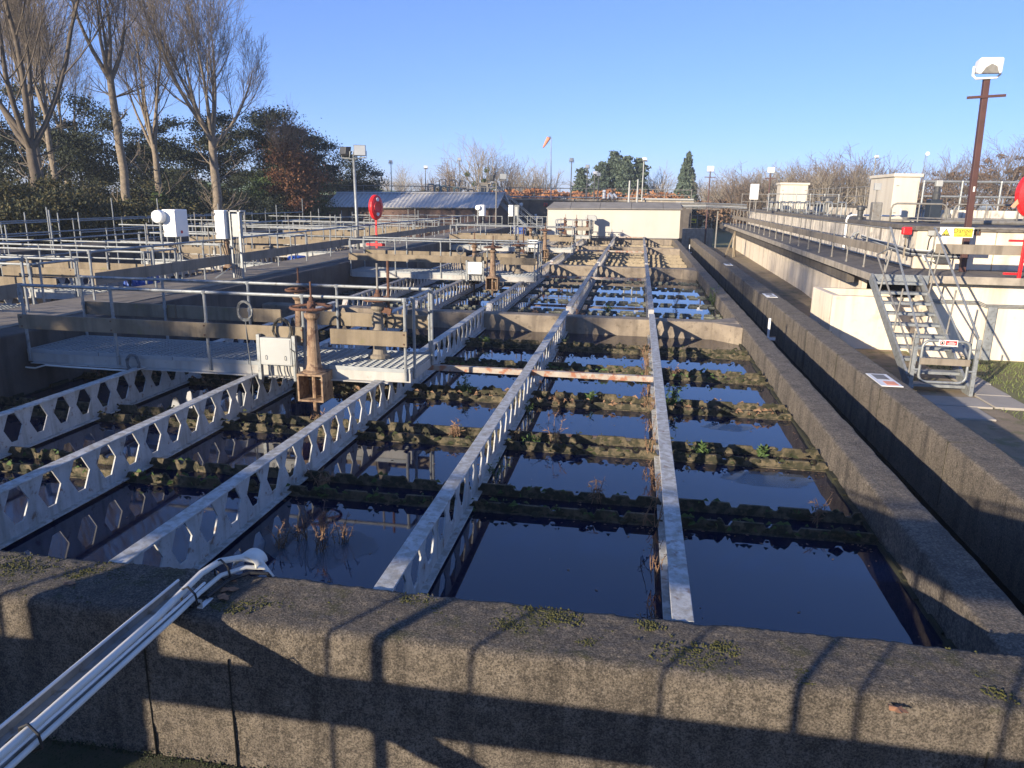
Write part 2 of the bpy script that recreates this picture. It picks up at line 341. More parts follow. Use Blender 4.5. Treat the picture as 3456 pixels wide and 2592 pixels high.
struct(MB().add([(x, y, -.40) for x, y in ((-22, 4.3), (-10.8, 4.3), (-10.8, 52), (-22, 52))], [(0, 1, 2, 3)]).obj('left_water', 'tank_water'))

# ================================================================ castellated beams
BT, BB = .13, -.355
def web_mesh(L, slope):
    mb = MB(); p = .38; h0, h1 = BB + .016, BT - .016; zc = -.075; th = .007
    y0 = .34 if slope else 0.
    n = int((L - y0) / p); y0b = y0 + ((L - y0) - n * p) / 2
    def quad2(pts):
        for s_ in (-1, 1): mb.add([(s_ * th, y, z) for y, z in (pts if s_ > 0 else pts[::-1])], [tuple(range(len(pts)))])
    if slope: quad2([(y0b, h0), (y0b, h1), (.30, h1), (.02, h0)])
    else: quad2([(0, h0), (y0b, h0), (y0b, h1), (0, h1)])
    for i in range(n):
        c = y0b + (i + .5) * p; a, b = c - p / 2, c + p / 2
        H = [(c - .048, zc + .166), (c + .048, zc + .166), (c + .138, zc), (c + .048, zc - .166), (c - .048, zc - .166), (c - .138, zc)]
        quad2([(a, h1), H[0], H[1], (b, h1)][::-1]); quad2([(a, h0), (b, h0), H[3], H[4]])
        quad2([(a, zc), H[5], H[0], (a, h1)]); quad2([(b, h1), H[1], H[2], (b, zc)])
        quad2([(a, h0), H[4], H[5], (a, zc)]); quad2([(b, zc), H[2], H[3], (b, h0)])
        for j in range(6):
            q, r = H[j], H[(j + 1) % 6]; mb.add([(-th, *q), (th, *q), (th, *r), (-th, *r)], [(0, 1, 2, 3)])
    e = y0b + n * p; quad2([(e, h0), (L, h0), (L, h1), (e, h1)])
    return mb
BORD = ['beside the right wall', 'second from the right wall', 'third from the right wall', 'fourth from the right wall', 'nearest the left walkway']
def beam_set(xs_, cells, labf, group, w_=.132, skip=()):
    protos = {}
    for ci, (a, b) in enumerate(cells):
        slope = ci > 0; L = round(b - a, 3)
        for xi, x in enumerate(xs_):
            if (xi, ci) in skip: continue
            key = (L, slope)
            worn = 'beam_paint_worn' if (xi < 2 and ci > 0) else 'beam_paint'
            if key not in protos:
                t = lthing('castellated_beam', '', 'beam', group)
                web_mesh(L, slope).obj('web', 'beam_paint', t)
                MB().box(-w_ / 2, .30 if slope else .0, BT - .018, w_ / 2, L + .05, BT).obj('top_flange', 'beam_paint', t, bevel=.004)
                MB().box(-w_ / 2, .0, BB, w_ / 2, L, BB + .018).obj('bottom_flange', 'beam_paint', t, bevel=.004)
                if slope: MB().bar((0, .30, BT - .009), (0, -.0, BB + .02), w_ * .98, .018, (0, .8, .6)).obj('end_plate', 'beam_paint', t, bevel=.004)
                protos[key] = t; o = t
            else: o = copy_tree(protos[key])
            o.location = (x, a, 0); o['label'] = labf(xi, ci)
            if worn != 'beam_paint':
                for ch in o.children:
                    ch.data = ch.data.copy(); ch.data.materials[0] = MT[worn]
beam_set(XB, CELL, lambda xi, ci: f'{"peeling" if xi < 2 and ci else "white"} castellated steel beam over the {TN[ci]} tank, {BORD[xi]}', 'castellated beams over the tanks')

# cross struts between beams
def strut(x0, x1, y, lab, z=.10, m='rusty_strut'):
    t = thing('strut', lab, 'strut', ((x0 + x1) / 2, y, z), 'struts between the beams')
    MB().box(x0, y - .035, z - .05, x1, y - .028, z + .03).obj('upright_leg', m, t)
    MB().box(x0, y - .028, z + .022, x1, y + .045, z + .03).obj('flat_leg', m, t)
for i, y in enumerate((10.56, 24.2, 37.2, 51.2)):
    for j, (a, b) in enumerate(((.33, -1.43), (-1.57, -3.33))):
        strut(b, a, y, f'{"rust streaked" if i < 2 else "pale"} steel strut over the {TN[i]} tank, {"right" if j == 0 else "left"} of the second beam')

# ================================================================ weir troughs
def notched(y, L, thick, z0, z1, seed):
    r = random.Random(seed); mb = MB(); x = -L / 2 + .01
    while x < L / 2 - .02:
        s_ = r.uniform(.2, .38); e = min(x + s_, L / 2 - .01); dz = r.uniform(-.012, .006)
        if e - x > .08:
            mb.prism([(x, z0), (e, z0), (e, z1 - .06), (e - .03, z1 + dz), (x + .03, z1 + dz), (x, z1 - .06)], y - thick / 2, y + thick / 2, 'y')
        x = e + r.uniform(.015, .045)
    mb.box(-L / 2 + .005, y - thick / 2 + .002, z0 - .02, L / 2 - .005, y + thick / 2 - .002, z1 - .048)
    return mb
def lump(mb, c, r, sd):
    rr = random.Random(sd); k = 6
    vs_ = [(c[0], c[1], c[2] + r * rr.uniform(.7, 1.1))]
    for z, q in ((.35, .85), (-.35, .95)):
        for j in range(k):
            t = 2 * math.pi * (j + .5 * (z < 0)) / k; s_ = r * q * rr.uniform(.65, 1.25); vs_.append((c[0] + s_ * 1.25 * math.cos(t), c[1] + s_ * .8 * math.sin(t), c[2] + r * z * rr.uniform(.7, 1.2)))
    vs_.append((c[0], c[1], c[2] - r))
    fs = [(0, 1 + j, 1 + (j + 1) % k) for j in range(k)] + [(1 + j, 7 + j, 1 + (j + 1) % k) for j in range(k)] + [(1 + (j + 1) % k, 7 + j, 7 + (j + 1) % k) for j in range(k)] + [(7 + j, 13, 7 + (j + 1) % k) for j in range(k)]
    mb.add(vs_, fs)
def trough_proto(L, variant, far):
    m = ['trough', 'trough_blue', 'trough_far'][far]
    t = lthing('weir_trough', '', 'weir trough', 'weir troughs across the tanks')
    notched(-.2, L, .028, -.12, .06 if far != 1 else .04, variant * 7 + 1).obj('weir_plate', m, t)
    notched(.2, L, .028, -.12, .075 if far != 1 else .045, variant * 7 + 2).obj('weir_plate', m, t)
    MB().box(-L / 2 + .006, -.182, -.10, L / 2 - .006, .182, -.045).obj('trough_floor', 'algae', t)
    MB().box(-L / 2 + .004, -.245, -.055, L / 2 - .004, -.216, -.03).obj('lip', m, t)
    if far < 1:
        mb = MB(); r = random.Random(variant)
        for i in range(48):
            y = r.choice((-.23, -.2, .2, .2)); lump(mb, (r.uniform(-L / 2 + .06, L / 2 - .06), y, r.uniform(-.06, .075)), r.choice((1, 1, .6, 1.7)) * r.uniform(.012, .03), variant * 100 + i)
        stuff(mb.obj('algae_growth', 'algae', t)); mb = MB()
        for i in range(60):
            x = r.gauss(r.choice((-.6, -.1, .45)), .16); y = r.choice((-.22, -.2, .2)); z = r.uniform(-.02, .10); a = r.uniform(0, 6.28); s_ = r.uniform(.02, .06); mb.add([(x, y, z), (x + s_ * math.cos(a), y + s_ * .6 * math.sin(a), z + s_ * .5), (x + s_ * 1.8 * math.cos(a), y + s_ * math.sin(a), z - s_ * .4), (x + s_ * .8 * math.cos(a + .5), y + s_ * .6 * math.sin(a + .5), z - s_ * .2)], [(0, 1, 2, 3)])
        stuff(mb.obj('weed_fringe', ['weed_green', 'weed_dry', 'moss_dark'][variant % 3], t))
    return t
ROWS = [[6.80, 8.66, 10.70, 12.74, 14.75], [17.9, 19.85, 21.8, 23.75, 25.7, 27.65], [30.9, 32.8, 34.75, 36.7, 38.65, 40.6], [43.4, 45.2, 47.0, 48.8]]
BAY = ['beside the right wall', 'in the second bay from the right wall', 'in the third bay from the right wall', 'in the fourth bay from the right wall', 'in the fifth bay from the right wall', 'beside the left walkway']
TP = {}
for ci, rows in enumerate(ROWS):
    for ri, y in enumerate(rows):
        for bi in range(6):
            if ci >= 2 and bi >= 4: continue
            x1, x0 = XE[bi], XE[bi + 1]; v = (ri * 5 + bi * 3) % 9; far = min(ci, 2); key = (v, far)
            if key not in TP: o = TP[key] = trough_proto(1.78, v, far)
            else: o = copy_tree(TP[key])
            L = abs(x1 - x0) - (.02 if bi in (0, 5) else .03); o.location = ((x0 + x1) / 2, y, -.34 - (.035 if ci == 1 else 0)); o.scale = (L / 1.78, 1, 1)
            o['label'] = f'{ORD[ri]} row weir trough of the {TN[ci]} tank, {BAY[bi]}'

# ================================================================ grating platforms with railings
RAIL = .024
def ring(mb, x, y, z, r=.036, h=.05): mb.cyl((x, y, z - h / 2), (x, y, z + h / 2), r, 8)
def grating(x0, x1, y0, y1, z, px, py_, h=.03, wd=.011):
    mb = MB()
    for i in range(int((x1 - x0) / px) + 1): x = x0 + i * px; mb.box(x, y0, z - h, min(x + wd, x1), y1, z)
    for i in range(int((y1 - y0) / py_) + 1): y = y0 + i * py_; mb.box(x0, y, z - h, x1, min(y + wd, y1), z - .0035)
    return mb
def platform(y0, lab, x0=-8.86, x1=-2.95, dep=1.1, z=.3, gap=True, full=True, fplanks=((-8.86, -4.45), (-4.05, -2.97)), bplanks=((-8.8, -7.2), (-7.17, -5.4), (-4.85, -2.97)), board='kick_board', group='grating platforms over the tanks'):
    y1 = y0 + dep; t = thing('platform', lab, 'platform', ((x0 + x1) / 2, y0, z), group)
    L = lambda n, m, b, bv=.004: b.obj(n, m, t, bevel=bv)
    L('front_beam', 'deck_frame', MB().box(x0, y0 - .03, z - .19, x1, y0 + .03, z - .055)); L('back_beam', 'deck_frame', MB().box(x0, y1 - .03, z - .19, x1, y1 + .03, z - .055))
    L('side_beam', 'deck_frame', MB().box(x1 - .06, y0 + .031, z - .19, x1 - .001, y1 - .031, z - .055)); L('side_beam', 'deck_frame', MB().box(x0 + .001, y0 + .031, z - .19, x0 + .06, y1 - .031, z - .055))
    n = max(1, round((x1 - x0) / 1.2)); w_ = (x1 - x0) / n
    L('ledge_angle', 'deck_frame', MB().box(x0 + .1, y0 - .11, z - .20, x1 - .3, y0 - .032, z - .185))
    for i in range(n):
        a = x0 + i * w_ + .006; b = a + w_ - .012
        L('grating_edge', 'grating', MB().box(a, y0 - .035, z - .054, b, y0 - .015, z + .002), 0); L('grating_edge', 'grating', MB().box(a, y1 + .015, z - .054, b, y1 + .035, z + .002), 0)
        L('grating_panel', 'grating', grating(a, b, y0 - .014, y1 + .014, z, .105 if full else .2, .08 if full else .14), 0)
    def rail(pts, nm): L(nm, 'galvanised', MB().tube(pts, RAIL, 8), 0)
    zr = z + .95
    xs_ = [x0 + .06 + (x1 - x0 - .12) * i / 4 for i in range(5)]
    rail([(x0 + .03, y0 - .05, zr - .25), (x0 + .03, y0 - .05, zr - .06), (x0 + .08, y0 - .05, zr), (x1 - .1, y0 - .05, zr), (x1 - .02, y0 - .02, zr), (x1 - .02, y1 - .02, zr), (x1 - .06, y1 + .05, zr), (x0 + .08, y1 + .05, zr), (x0 + .03, y1 + .05, zr - .06), (x0 + .03, y1 + .05, zr - .3)], 'top_rail')
    for yy in (y0 - .05, y1 + .05):
        for i, x in enumerate(xs_):
            k = MB().cyl((x, yy, z - .16), (x, yy, zr), .0215, 8); ring(k, x, yy, zr); ring(k, x, yy, zr - .43, .03, .04); L('post', 'galvanised', k, 0)
    for yy in (y0 + .1, y1 - .1):
        k = MB().cyl((x1 + .02, yy, z - .16), (x1 + .02, yy, zr), .0215, 8); ring(k, x1 + .0, yy, zr); L('post', 'galvanised', k, 0)
    for (a, b) in fplanks: L('kick_board', board, MB().box(a, y0 - .115, z + .32, b, y0 - .075, z + .53), .006)
    for (a, b) in bplanks: L('kick_board', board, MB().box(a, y1 + .075, z + .34, b, y1 + .115, z + .55), .006)
    k = MB()
    for (a, b) in fplanks:
        for x in xs_:
            if a < x < b:
                for zz in (.36, .49): k.cyl((x, y0 - .125, z + zz), (x, y0 - .1, z + zz), .012, 6)
    stuff(L('bolts', 'rust', k, 0))
    return t
PL = []
for i, y in enumerate((9.5, 22.3, 35.1)):
    PL.append(platform(y, f'grey grating platform with pipe railing and brown boards over the {TN[i]} tank', full=i < 2))
platform(47.6, 'small grating platform with railing in front of the beige hut', x0=-5.2, x1=-2.95, full=False, fplanks=((-4.6, -3.0),), bplanks=((-5, -3.0),), board='kick_board_grey')

# ---- sluice pillars with handwheels
def handwheel(mb, c, R, r=.02, sp=4):
    mb.torus(c, R, r, 28, 8)
    for k in range(sp): a = math.pi * 2 * k / sp + .3; mb.tube([(c[0] + R * math.cos(a), c[1] + R * math.sin(a), c[2]), (c[0] + R * .5 * math.cos(a + .1), c[1] + R * .5 * math.sin(a + .1), c[2] + .03), (c[0], c[1], c[2] + .035)], r * .8, 6)
    mb.lathe((c[0], c[1], c[2]), [(.05, -.03), (.06, .02), (.05, .08), (.03, .09), (.028, .14)], 10)
def pillar(x, y, zb, zt, lab, wheel=.27, box=True, m='rust_tan', rods=False, stem=.2, group='sluice valve pillars'):
    t = thing('valve_pillar', lab, 'valve', (x, y, zb), group)
    h = zt - zb
    MB().lathe((x, y, zb), [(.16, 0), (.16, .04), (.115, .06), (.105, .10), (.095, .14), (.068, h - .22), (.066, h - .14), (.085, h - .12), (.10, h - .10), (.105, h - .05), (.075, h - .04), (.07, h)], 18).obj('column', m, t, smooth=False)
    k = MB(); handwheel(k, (x, y, zt + .03), wheel); hw = k.obj('handwheel', 'rust', t)
    MB().cyl((x, y, zt + .1), (x, y, zt + .17 + stem), .014, 8).obj('spindle', 'rust', hw)
    if box:
        k = MB(); s_ = .17
        for sx in (-1, 1): k.box(x + sx * s_ - .012, y - s_, zb - .36, x + sx * s_ + .012, y + s_, zb - .001)
        k.box(x - s_ + .012, y + s_ - .02, zb - .36, x + s_ - .012, y + s_, zb - .001); k.box(x - s_ + .012, y - s_, zb - .36, x + s_ - .012, y + s_ - .02, zb - .335)
        k.box(x - .02, y - .05, zb - .335, x + .02, y - .01, zb - .001)
        k.obj('bracket', 'rust_tan', t)
        MB().cyl((x, y - .03, zb - .8), (x, y - .03, zb), .03, 8).obj('stem_pipe', 'rust_tan', t)
        MB().box(x - s_ - .01, y - s_ - .01, zb, x + s_ + .01, y + s_ + .01, zb + .025).obj('base_plate', 'rust_tan', t)
    if rods:
        for dx, r_, m2, hh in ((.0, .016, 'galv_dull', .42), (.16, .02, 'rust', .46)): MB().cyl((x + dx, y, zt + (.1 if dx == 0 else -.2)), (x + dx, y, zt + .12 + hh), r_, 8).obj('rod', m2, t)
        MB().bar((x, y, zt - .1), (x + .2, y, zt - .14), .06, .08).obj('arm', 'rust', t)
for i, y in enumerate((9.5, 22.3, 35.1)):
    n = TN[i]
    pillar(-4.25, y - .22, .22, 1.10, f'rusty valve pillar with large handwheel before the platform over the {n} tank')
    pillar(-5.15, y + 1.32, .22, 1.12, f'rusty valve pillar behind the platform over the {n} tank', .19)
    pillar(-3.62, y + .62, .305, 1.12, f'grey brown valve pillar with tall rods on the platform over the {n} tank', .2, False, 'kick_board_grey', True)
for j, x in enumerate((-4.6, -3.9, -3.2)):
    pillar(x, 48.3, .305, 1.2, f'small dark valve pillar before the beige hut, {["left", "middle", "right"][j]} one of three', .22, False, 'rust')

# ---- control boxes, cables
def coil(mb, c, R, n, r, ax='y', sd=0):
    rr = random.Random(sd); pts = []
    for i in range(n * 16):
        a = 2 * math.pi * i / 16; q = R * (1 + .10 * math.sin(a * .37 + sd)) * rr.uniform(.97, 1.03)
        pts.append((c[0] + q * math.cos(a) * .8, c[1] + rr.uniform(-.012, .012), c[2] + q * math.sin(a)))
    mb.tube(pts, r, 5)
for i, y in enumerate((9.5, 22.3, 35.1)):
    t = thing('control_box', f'pale grey control box on two legs on the platform over the {TN[i]} tank', 'control box', (-4.85, y - .15, .1), 'control boxes on the platforms')
    MB().box(-5.04, y - .20, .30, -4.58, y - .09, .68).obj('enclosure', 'box_grey', t, bevel=.008)
    dr = MB().box(-5.02, y - .206, .32, -4.60, y - .2005, .66).obj('door', 'white_paint' if i else 'box_grey', t, bevel=.003)
    for x in (-5.09, -4.57): MB().box(x, y - .2, .085, x + .045, y - .13, .72).obj('leg', 'galvanised', t)
    for x in (-4.95, -4.67): MB().tube([(x, y - .21, .38), (x, y - .23, .385), (x, y - .23, .43), (x, y - .21, .435)], .005, 6).obj('door_handle', 'galv_dull', dr)
    for x in (-4.93, -4.82, -4.72, -4.64): MB().tube([(x, y - .15, .30), (x, y - .16, .22), (x + .03, y - .17, .12), (x - .02, y - .2, .1)], .011, 5).obj('conduit', 'cable_grey', t)
    k = MB(); coil(k, (-5.28, y - .1, 1.02), .13, 5, .008, sd=i); k.tube([(-5.28, y - .1, .92), (-5.26, y - .13, .6), (-5.2, y - .16, .1), (-5.22, y - .17, -.3)], .008, 5)
    tag(k.obj('cable_coil', 'cable_grey'), f'grey cable coil on the front rail of the platform over the {TN[i]} tank', 'cable')
    k = MB(); coil(k, (-4.72, y - .16, .78), .16, 4, .009, sd=i + 9); k.tube([(-4.72, y - .16, .62), (-4.53, y - .22, .5), (-4.52, y - .23, .3), (-4.53, y - .22, -.2)], .006, 5)
    tag(k.obj('cable_coil', 'cable_black'), f'dark cable coil above the control box over the {TN[i]} tank', 'cable')
k = MB(); coil(k, (-7.05, 9.36, .20), .12, 3, .014, sd=4)
tag(k.obj('hose_coil', 'cable_grey'), 'loose grey hose loop on the front edge of the nearest platform', 'hose')
k = MB(); k.tube([(-8.9, 9.42, .03), (-8.7, 9.40, .03), (-8.5, 9.38, .09), (-8.1, 9.37, .085), (-7.1, 9.36, .083)], .014, 6); tag(k.obj('pipe', 'cable_white'), 'thin white pipe under the front edge of the nearest platform', 'pipe')
# ---- coil on the back board of the nearest platform
k = MB(); coil(k, (-3.75, 10.52, .78), .13, 3, .009, sd=21); tag(k.obj('cable_coil', 'cable_black'), 'thin black cable coil on the back board of the nearest platform', 'cable')

# ================================================================ left walkway furniture
def rail_run(name, lab, pts, posts, z0, h, planks=(), mids=(.5,), m='galvanised', r=.024, group=None, tall=None, bm='kick_board_grey'):
    """railing along the straight line pts[0]->pts[1] (x,y); planks: (z0,z1)"""
    (xa, ya), (xb, yb) = pts; t = thing(name, lab, 'railing', (xa, ya, z0), group)
    d = Vector((xb - xa, yb - ya, 0)); L = d.length; d.normalize(); nrm = Vector((d.y, -d.x, 0))
    P = lambda s_, z, off=0.: (xa + d.x * s_ + nrm.x * off, ya + d.y * s_ + nrm.y * off, z)
    MB().tube([P(0, z0 + h - .25), P(0, z0 + h - .05), P(.05, z0 + h), P(L - .05, z0 + h), P(L, z0 + h - .05), P(L, z0 + h - .25)], r, 8).obj('top_rail', m, t)
    for f in mids: MB().tube([P(0, z0 + h * f), P(L, z0 + h * f)], r * .9, 8).obj('mid_rail', m, t)
    n = posts if isinstance(posts, int) else len(posts)
    for i in range(n):
        s_ = L * i / (n - 1) if isinstance(posts, int) else posts[i]
        e = (tall or {}).get(i, 0)
        k = MB().cyl(P(s_, z0), P(s_, z0 + h + e), r * .92, 8); k.cyl(P(s_, z0 + h - .035), P(s_, z0 + h + .035), r * 1.5, 8)
        if e: k.cyl(P(s_, z0 + h * .5 - .03), P(s_, z0 + h * .5 + .03), r * 1.5, 8)
        k.obj('post', m, t)
    for za, zb, a, b in planks:
        seg = 2.4; q = a
        while q < b - .1:
            e = min(q + seg, b); MB().bar(P(q + .006, (za + zb) / 2, .045), P(e - .006, (za + zb) / 2, .045), .035, zb - za).obj('kick_board', bm, t, bevel=.005); q = e
    return t
rail_run('railing', 'long railing with grey boards along the left walkway', [(-10.15, 12.6), (-10.15, 46.5)], 19, .55, .92, planks=((.85, 1.08, 0, 33.8),), mids=())
rail_run('railing', 'short railing with one board at the near end of the left walkway', [(-10.15, 5.2), (-10.15, 11.0)], 5, .55, .92, planks=((.85, 1.08, 0, 5.7),), mids=())
# white boxes on posts
def kiosk_box(x, y, zb, lab, dish, w_=.36, d_=.5, h_=.66, zt=2.17, gallows=False):
    t = thing('instrument_cabinet', lab, 'cabinet', (x, y, zb), 'white instrument cabinets')
    MB().box(x - w_ / 2, y - d_ / 2, zt - h_, x + w_ / 2, y + d_ / 2, zt).obj('cabinet_body', 'white_paint', t, bevel=.015)
    kd = MB().box(x - w_ / 2 + .012, y - d_ / 2 - .012, zt - h_ + .015, x + w_ / 2 - .012, y - d_ / 2 - .0005, zt - .015).obj('door', 'white_paint', t, bevel=.006)
    for zz in (zt - .12, zt - h_ + .1): MB().cyl((x - w_ / 2 + .02, y - d_ / 2 - .02, zz), (x - w_ / 2 + .02, y - d_ / 2 - .02, zz + .06), .012, 6).obj('hinge', 'galv_dull', kd)
    if dish:
        k = MB(); c = (x - .2, y - d_ / 2 - .12, zt - .17)
        k.tube([(c[0], c[1] + .1, c[2]), (c[0], c[1] + .02, c[2]), (c[0], c[1] - .05, c[2]), (c[0], c[1] - .075, c[2]), (c[0], c[1] - .085, c[2])], [.155, .16, .155, .13, .02], 24); k.obj('antenna_drum', 'white_paint', t)
        MB().cyl((x - .22, y - d_ / 2 - .03, zb), (x - .22, y - d_ / 2 - .03, zt - .05), .03, 10).obj('post', 'galvanised', t)
        MB().cyl((x + .05, y, zb), (x + .05, y, zt - h_), .025, 10).obj('post', 'galvanised', t)
        k = MB(); k.torus((x + w_ / 2 + .003, y - .05, zt - h_ + .12), .025, .014, 12, 6, 'x'); k.obj('lock', 'red_print', t)
    else:
        for dx in (w_ / 2 + .06, w_ / 2 + .3): MB().box(x + dx - .025, y - .05, zb, x + dx + .025, y, zt).obj('post', 'galvanised', t)
        MB().box(x + w_ / 2 + .1, y - .02, zt - h_ + .05, x + w_ / 2 + .26, y + .2, zt - .08).obj('back_box', 'box_grey', t, bevel=.01)
        MB().box(x + w_ / 2 + .02, y - .05, zt - .03, x + w_ / 2 + .36, y + .22, zt).obj('hood', 'box_grey', t)
        for q in range(3): MB().tube([(x + w_ / 2 + .12 + q * .05, y + .05, zt - h_ + .05), (x + w_ / 2 + .13 + q * .04, y, zb + .5), (x + w_ / 2 + .12 + q * .05, y, zb)], .013, 6).obj('conduit', 'cable_grey', t)
        MB().bar((x + w_ / 2 + .06, y - .05, zb + .3), (x + w_ / 2 - .3, y - .3, zb), .03, .03).obj('brace', 'galvanised', t)
    for q in range(3): MB().tube([(x - .08 + q * .07, y, zt - h_), (x - .08 + q * .07, y + .01, zt - h_ - .15), (x - .02 + q * .05, y + .02, zt - h_ - .4)], .012, 5).obj('cable_tail', 'cable_black', t)
    return t
kiosk_box(-9.95, 17.0, .55, 'white cabinet with galvanised posts on the left walkway, narrow door turned to the camera', False, .27, .3, .68, 2.18)
kiosk_box(-11.35, 17.2, .3, 'white cabinet with a round white antenna drum beyond the left walkway railing', True)
kiosk_box(-9.55, 46.0, .55, 'distant white cabinet with round antenna drum before the brick shed', True, .36, .5, .66, 2.1)
kiosk_box(-8.0, 47.5, .3, 'distant plain white cabinet on a post before the right end of the brick shed', False, .3, .3, .7, 2.1)

# floodlight mast on the left walkway
def floodlight(k, c, ang, w_=.34, h_=.3, d_=.16):
    pass
def lamp_head(t, c, rz, tilt, glass, w_=.36, h_=.30, d_=.2, body='lamp_dark'):
    M = Matrix.Translation(c) @ Matrix.Rotation(rz, 4, 'Z') @ Matrix.Rotation(tilt, 4, 'X')
    def put(mb, n, m, bv=.0):
        mb.v = [tuple(M @ Vector(p)) for p in mb.v]; return mb.obj(n, m, t, bevel=bv)
    b = MB(); a0, a1 = w_ / 2, w_ / 2 * .8; z0, z1 = h_ / 2, h_ / 2 * .75
    b.add([(-a0, 0, -z0), (a0, 0, -z0), (a0, 0, z0), (-a0, 0, z0), (-a1, d_, -z1), (a1, d_, -z1), (a1, d_, z1), (-a1, d_, z1)], [(0, 1, 2, 3), (7, 6, 5, 4), (0, 4, 5, 1), (1, 5, 6, 2), (2, 6, 7, 3), (3, 7, 4, 0)])
    lb_ = put(b, 'lamp_body', body, .012)
    put(MB().box(-a0 + .02, -.012, -z0 + .02, a0 - .02, -.001, z0 - .02), 'lens', glass, .004).parent = lb_
    put(MB().tube([(-a0 - .02, .06, .0), (-a0 - .02, .06, -z0 - .06), (0, .06, -z0 - .07), (a0 + .02, .06, -z0 - .06), (a0 + .02, .06, 0)], .014, 6), 'yoke', 'galvanised')
t = thing('floodlight_mast', 'galvanised mast with two floodlights standing beside the red lifebuoy holder', 'lamp', (-10.44, 27.2, .55))
MB().tube([(-10.44, 27.2, .55), (-10.46, 27.2, 1.6), (-10.5, 27.2, 3.9)], [.065, .06, .05], 12).obj('pole', 'galvanised', t, smooth=True)
MB().box(-10.56, 27.08, .55, -10.32, 27.32, .57).obj('base_plate', 'galvanised', t)
MB().box(-10.54, 27.11, .9, -10.46, 27.14, 1.3).obj('access_cover', 'galv_dull', t)
MB().tube([(-10.95, 27.2, 3.9), (-10.5, 27.2, 3.86), (-10.05, 27.2, 3.93)], .022, 8).obj('crossbar', 'galvanised', t)
lamp_head(t, (-10.78, 27.3, 4.13), R_(150), R_(8), 'lamp_glass', .42, .34, .22)
lamp_head(t, (-10.24, 27.15, 4.17), R_(20), R_(-12), 'lamp_glass', .44, .40, .22)
MB().tube([(-10.9, 27.2, 3.95), (-10.8, 27.25, 3.8), (-10.52, 27.2, 3.75)], .012, 6).obj('supply_cable', 'cable_grey', t)

def lifebuoy(x, y, zb, zc, lab, yaw, s=1.0, bar=True, ribbon=False):
    t = thing('lifebuoy_holder', lab, 'lifebuoy', (x, y, zb), 'red lifebuoy holders')
    M = Matrix.Translation((x, y, zc)) @ Matrix.Rotation(yaw, 4, 'Z')
    def put(mb, n, m, sm=False):
        mb.v = [tuple(M @ Vector(p)) for p in mb.v]; return mb.obj(n, m, t, smooth=sm)
    MB().box(x - .035, y - .03, zb, x + .035, y + .03, zc - .3 * s).obj('post', 'red_plastic', t, bevel=.008)
    if bar: MB().box(x - .42, y - .05, zb + .1, x + .34, y + .03, zb + .2).obj('bracket_bar', 'red_plastic', t, bevel=.01)
    n = 28; pr = [(.0, .10), (.12, .115), (.26, .115), (.345, .085), (.37, .03), (.37, -.03), (.35, -.06), (.0, -.062)]
    k = MB(); o = 0
    for r, d in pr:
        for j in range(n):
            a = 2 * math.pi * j / n; zz = r * math.sin(a) * 1.28 * s; k.v.append((r * math.cos(a) * s, -d * s, zz if zz > -.33 * s else zz * 1.08))
    for i in range(len(pr) - 1):
        for j in range(n): k.f.append((i * n + j, i * n + (j + 1) % n, (i + 1) * n + (j + 1) % n, (i + 1) * n + j))
    k.f.append(tuple((len(pr) - 1) * n + j for j in range(n))[::-1]); k.f.append(tuple(range(n)))
    put(k, 'housing', 'red_plastic', False)
    k = MB(); k.torus((0, -.115 * s, 0), .2 * s, .025 * s, 28, 8, 'y'); put(k, 'face_ring', 'red_plastic')
    for zz in (.28, -.27):
        k = MB(); k.tube([(0, -.112 * s, zz * s), (0, -.128 * s, zz * s)], [.085 * s, .075 * s], 16); put(k, 'white_badge', 'white_paint')
    if ribbon: k = MB(); k.add([(-.36, -.06, -.12), (-.5, -.08, -.3), (-.42, -.09, -.33), (-.3, -.07, -.2)], [(0, 1, 2, 3)]); put(k, 'ribbon', 'orange_cloth')
    return t
lifebuoy(-10.1, 28.3, .55, 2.14, 'red lifebuoy holder on a red post on the left walkway beside the floodlight mast', R_(68), .98)

# ================================================================ left hand tanks
LX0, LX1 = -20.6, -11.0
for i, y in enumerate((16.58, 29.55, 42.1)):
    tag(MB().box(LX0, y, GZ, LX1, y + .4, .0).obj('cross_wall', 'cross_concrete', bevel=.02), f'concrete cross wall of the left hand tanks, level with the far end of the {TN[i]} tank', 'wall')
beam_set([-12.7, -14.6, -16.5], [(4.5, 16.58), (16.98, 29.55), (29.95, 42.1)], lambda xi, ci: f'white castellated beam of the left hand tanks, {["just beyond the walkway", "second from the walkway", "third from the walkway"][xi]}, {["near", "middle", "far"][ci]} tank', 'castellated beams of the left hand tanks')
t = thing('walkway', 'far left concrete walkway beyond the left hand tanks', 'walkway', (-21.3, 28, GZ))
MB().box(-22, 4.4, GZ, -20.6, 52, .55).obj('wall_body', 'dark_concrete', t, bevel=.02)
LD = [(12.2, -15.6, 'nearest'), (15.5, -18.6, 'second'), (22.9, -16.5, 'third'), (28.4, -18.2, 'fourth'), (35.3, -17.5, 'fifth'), (40.0, -15, 'sixth')]
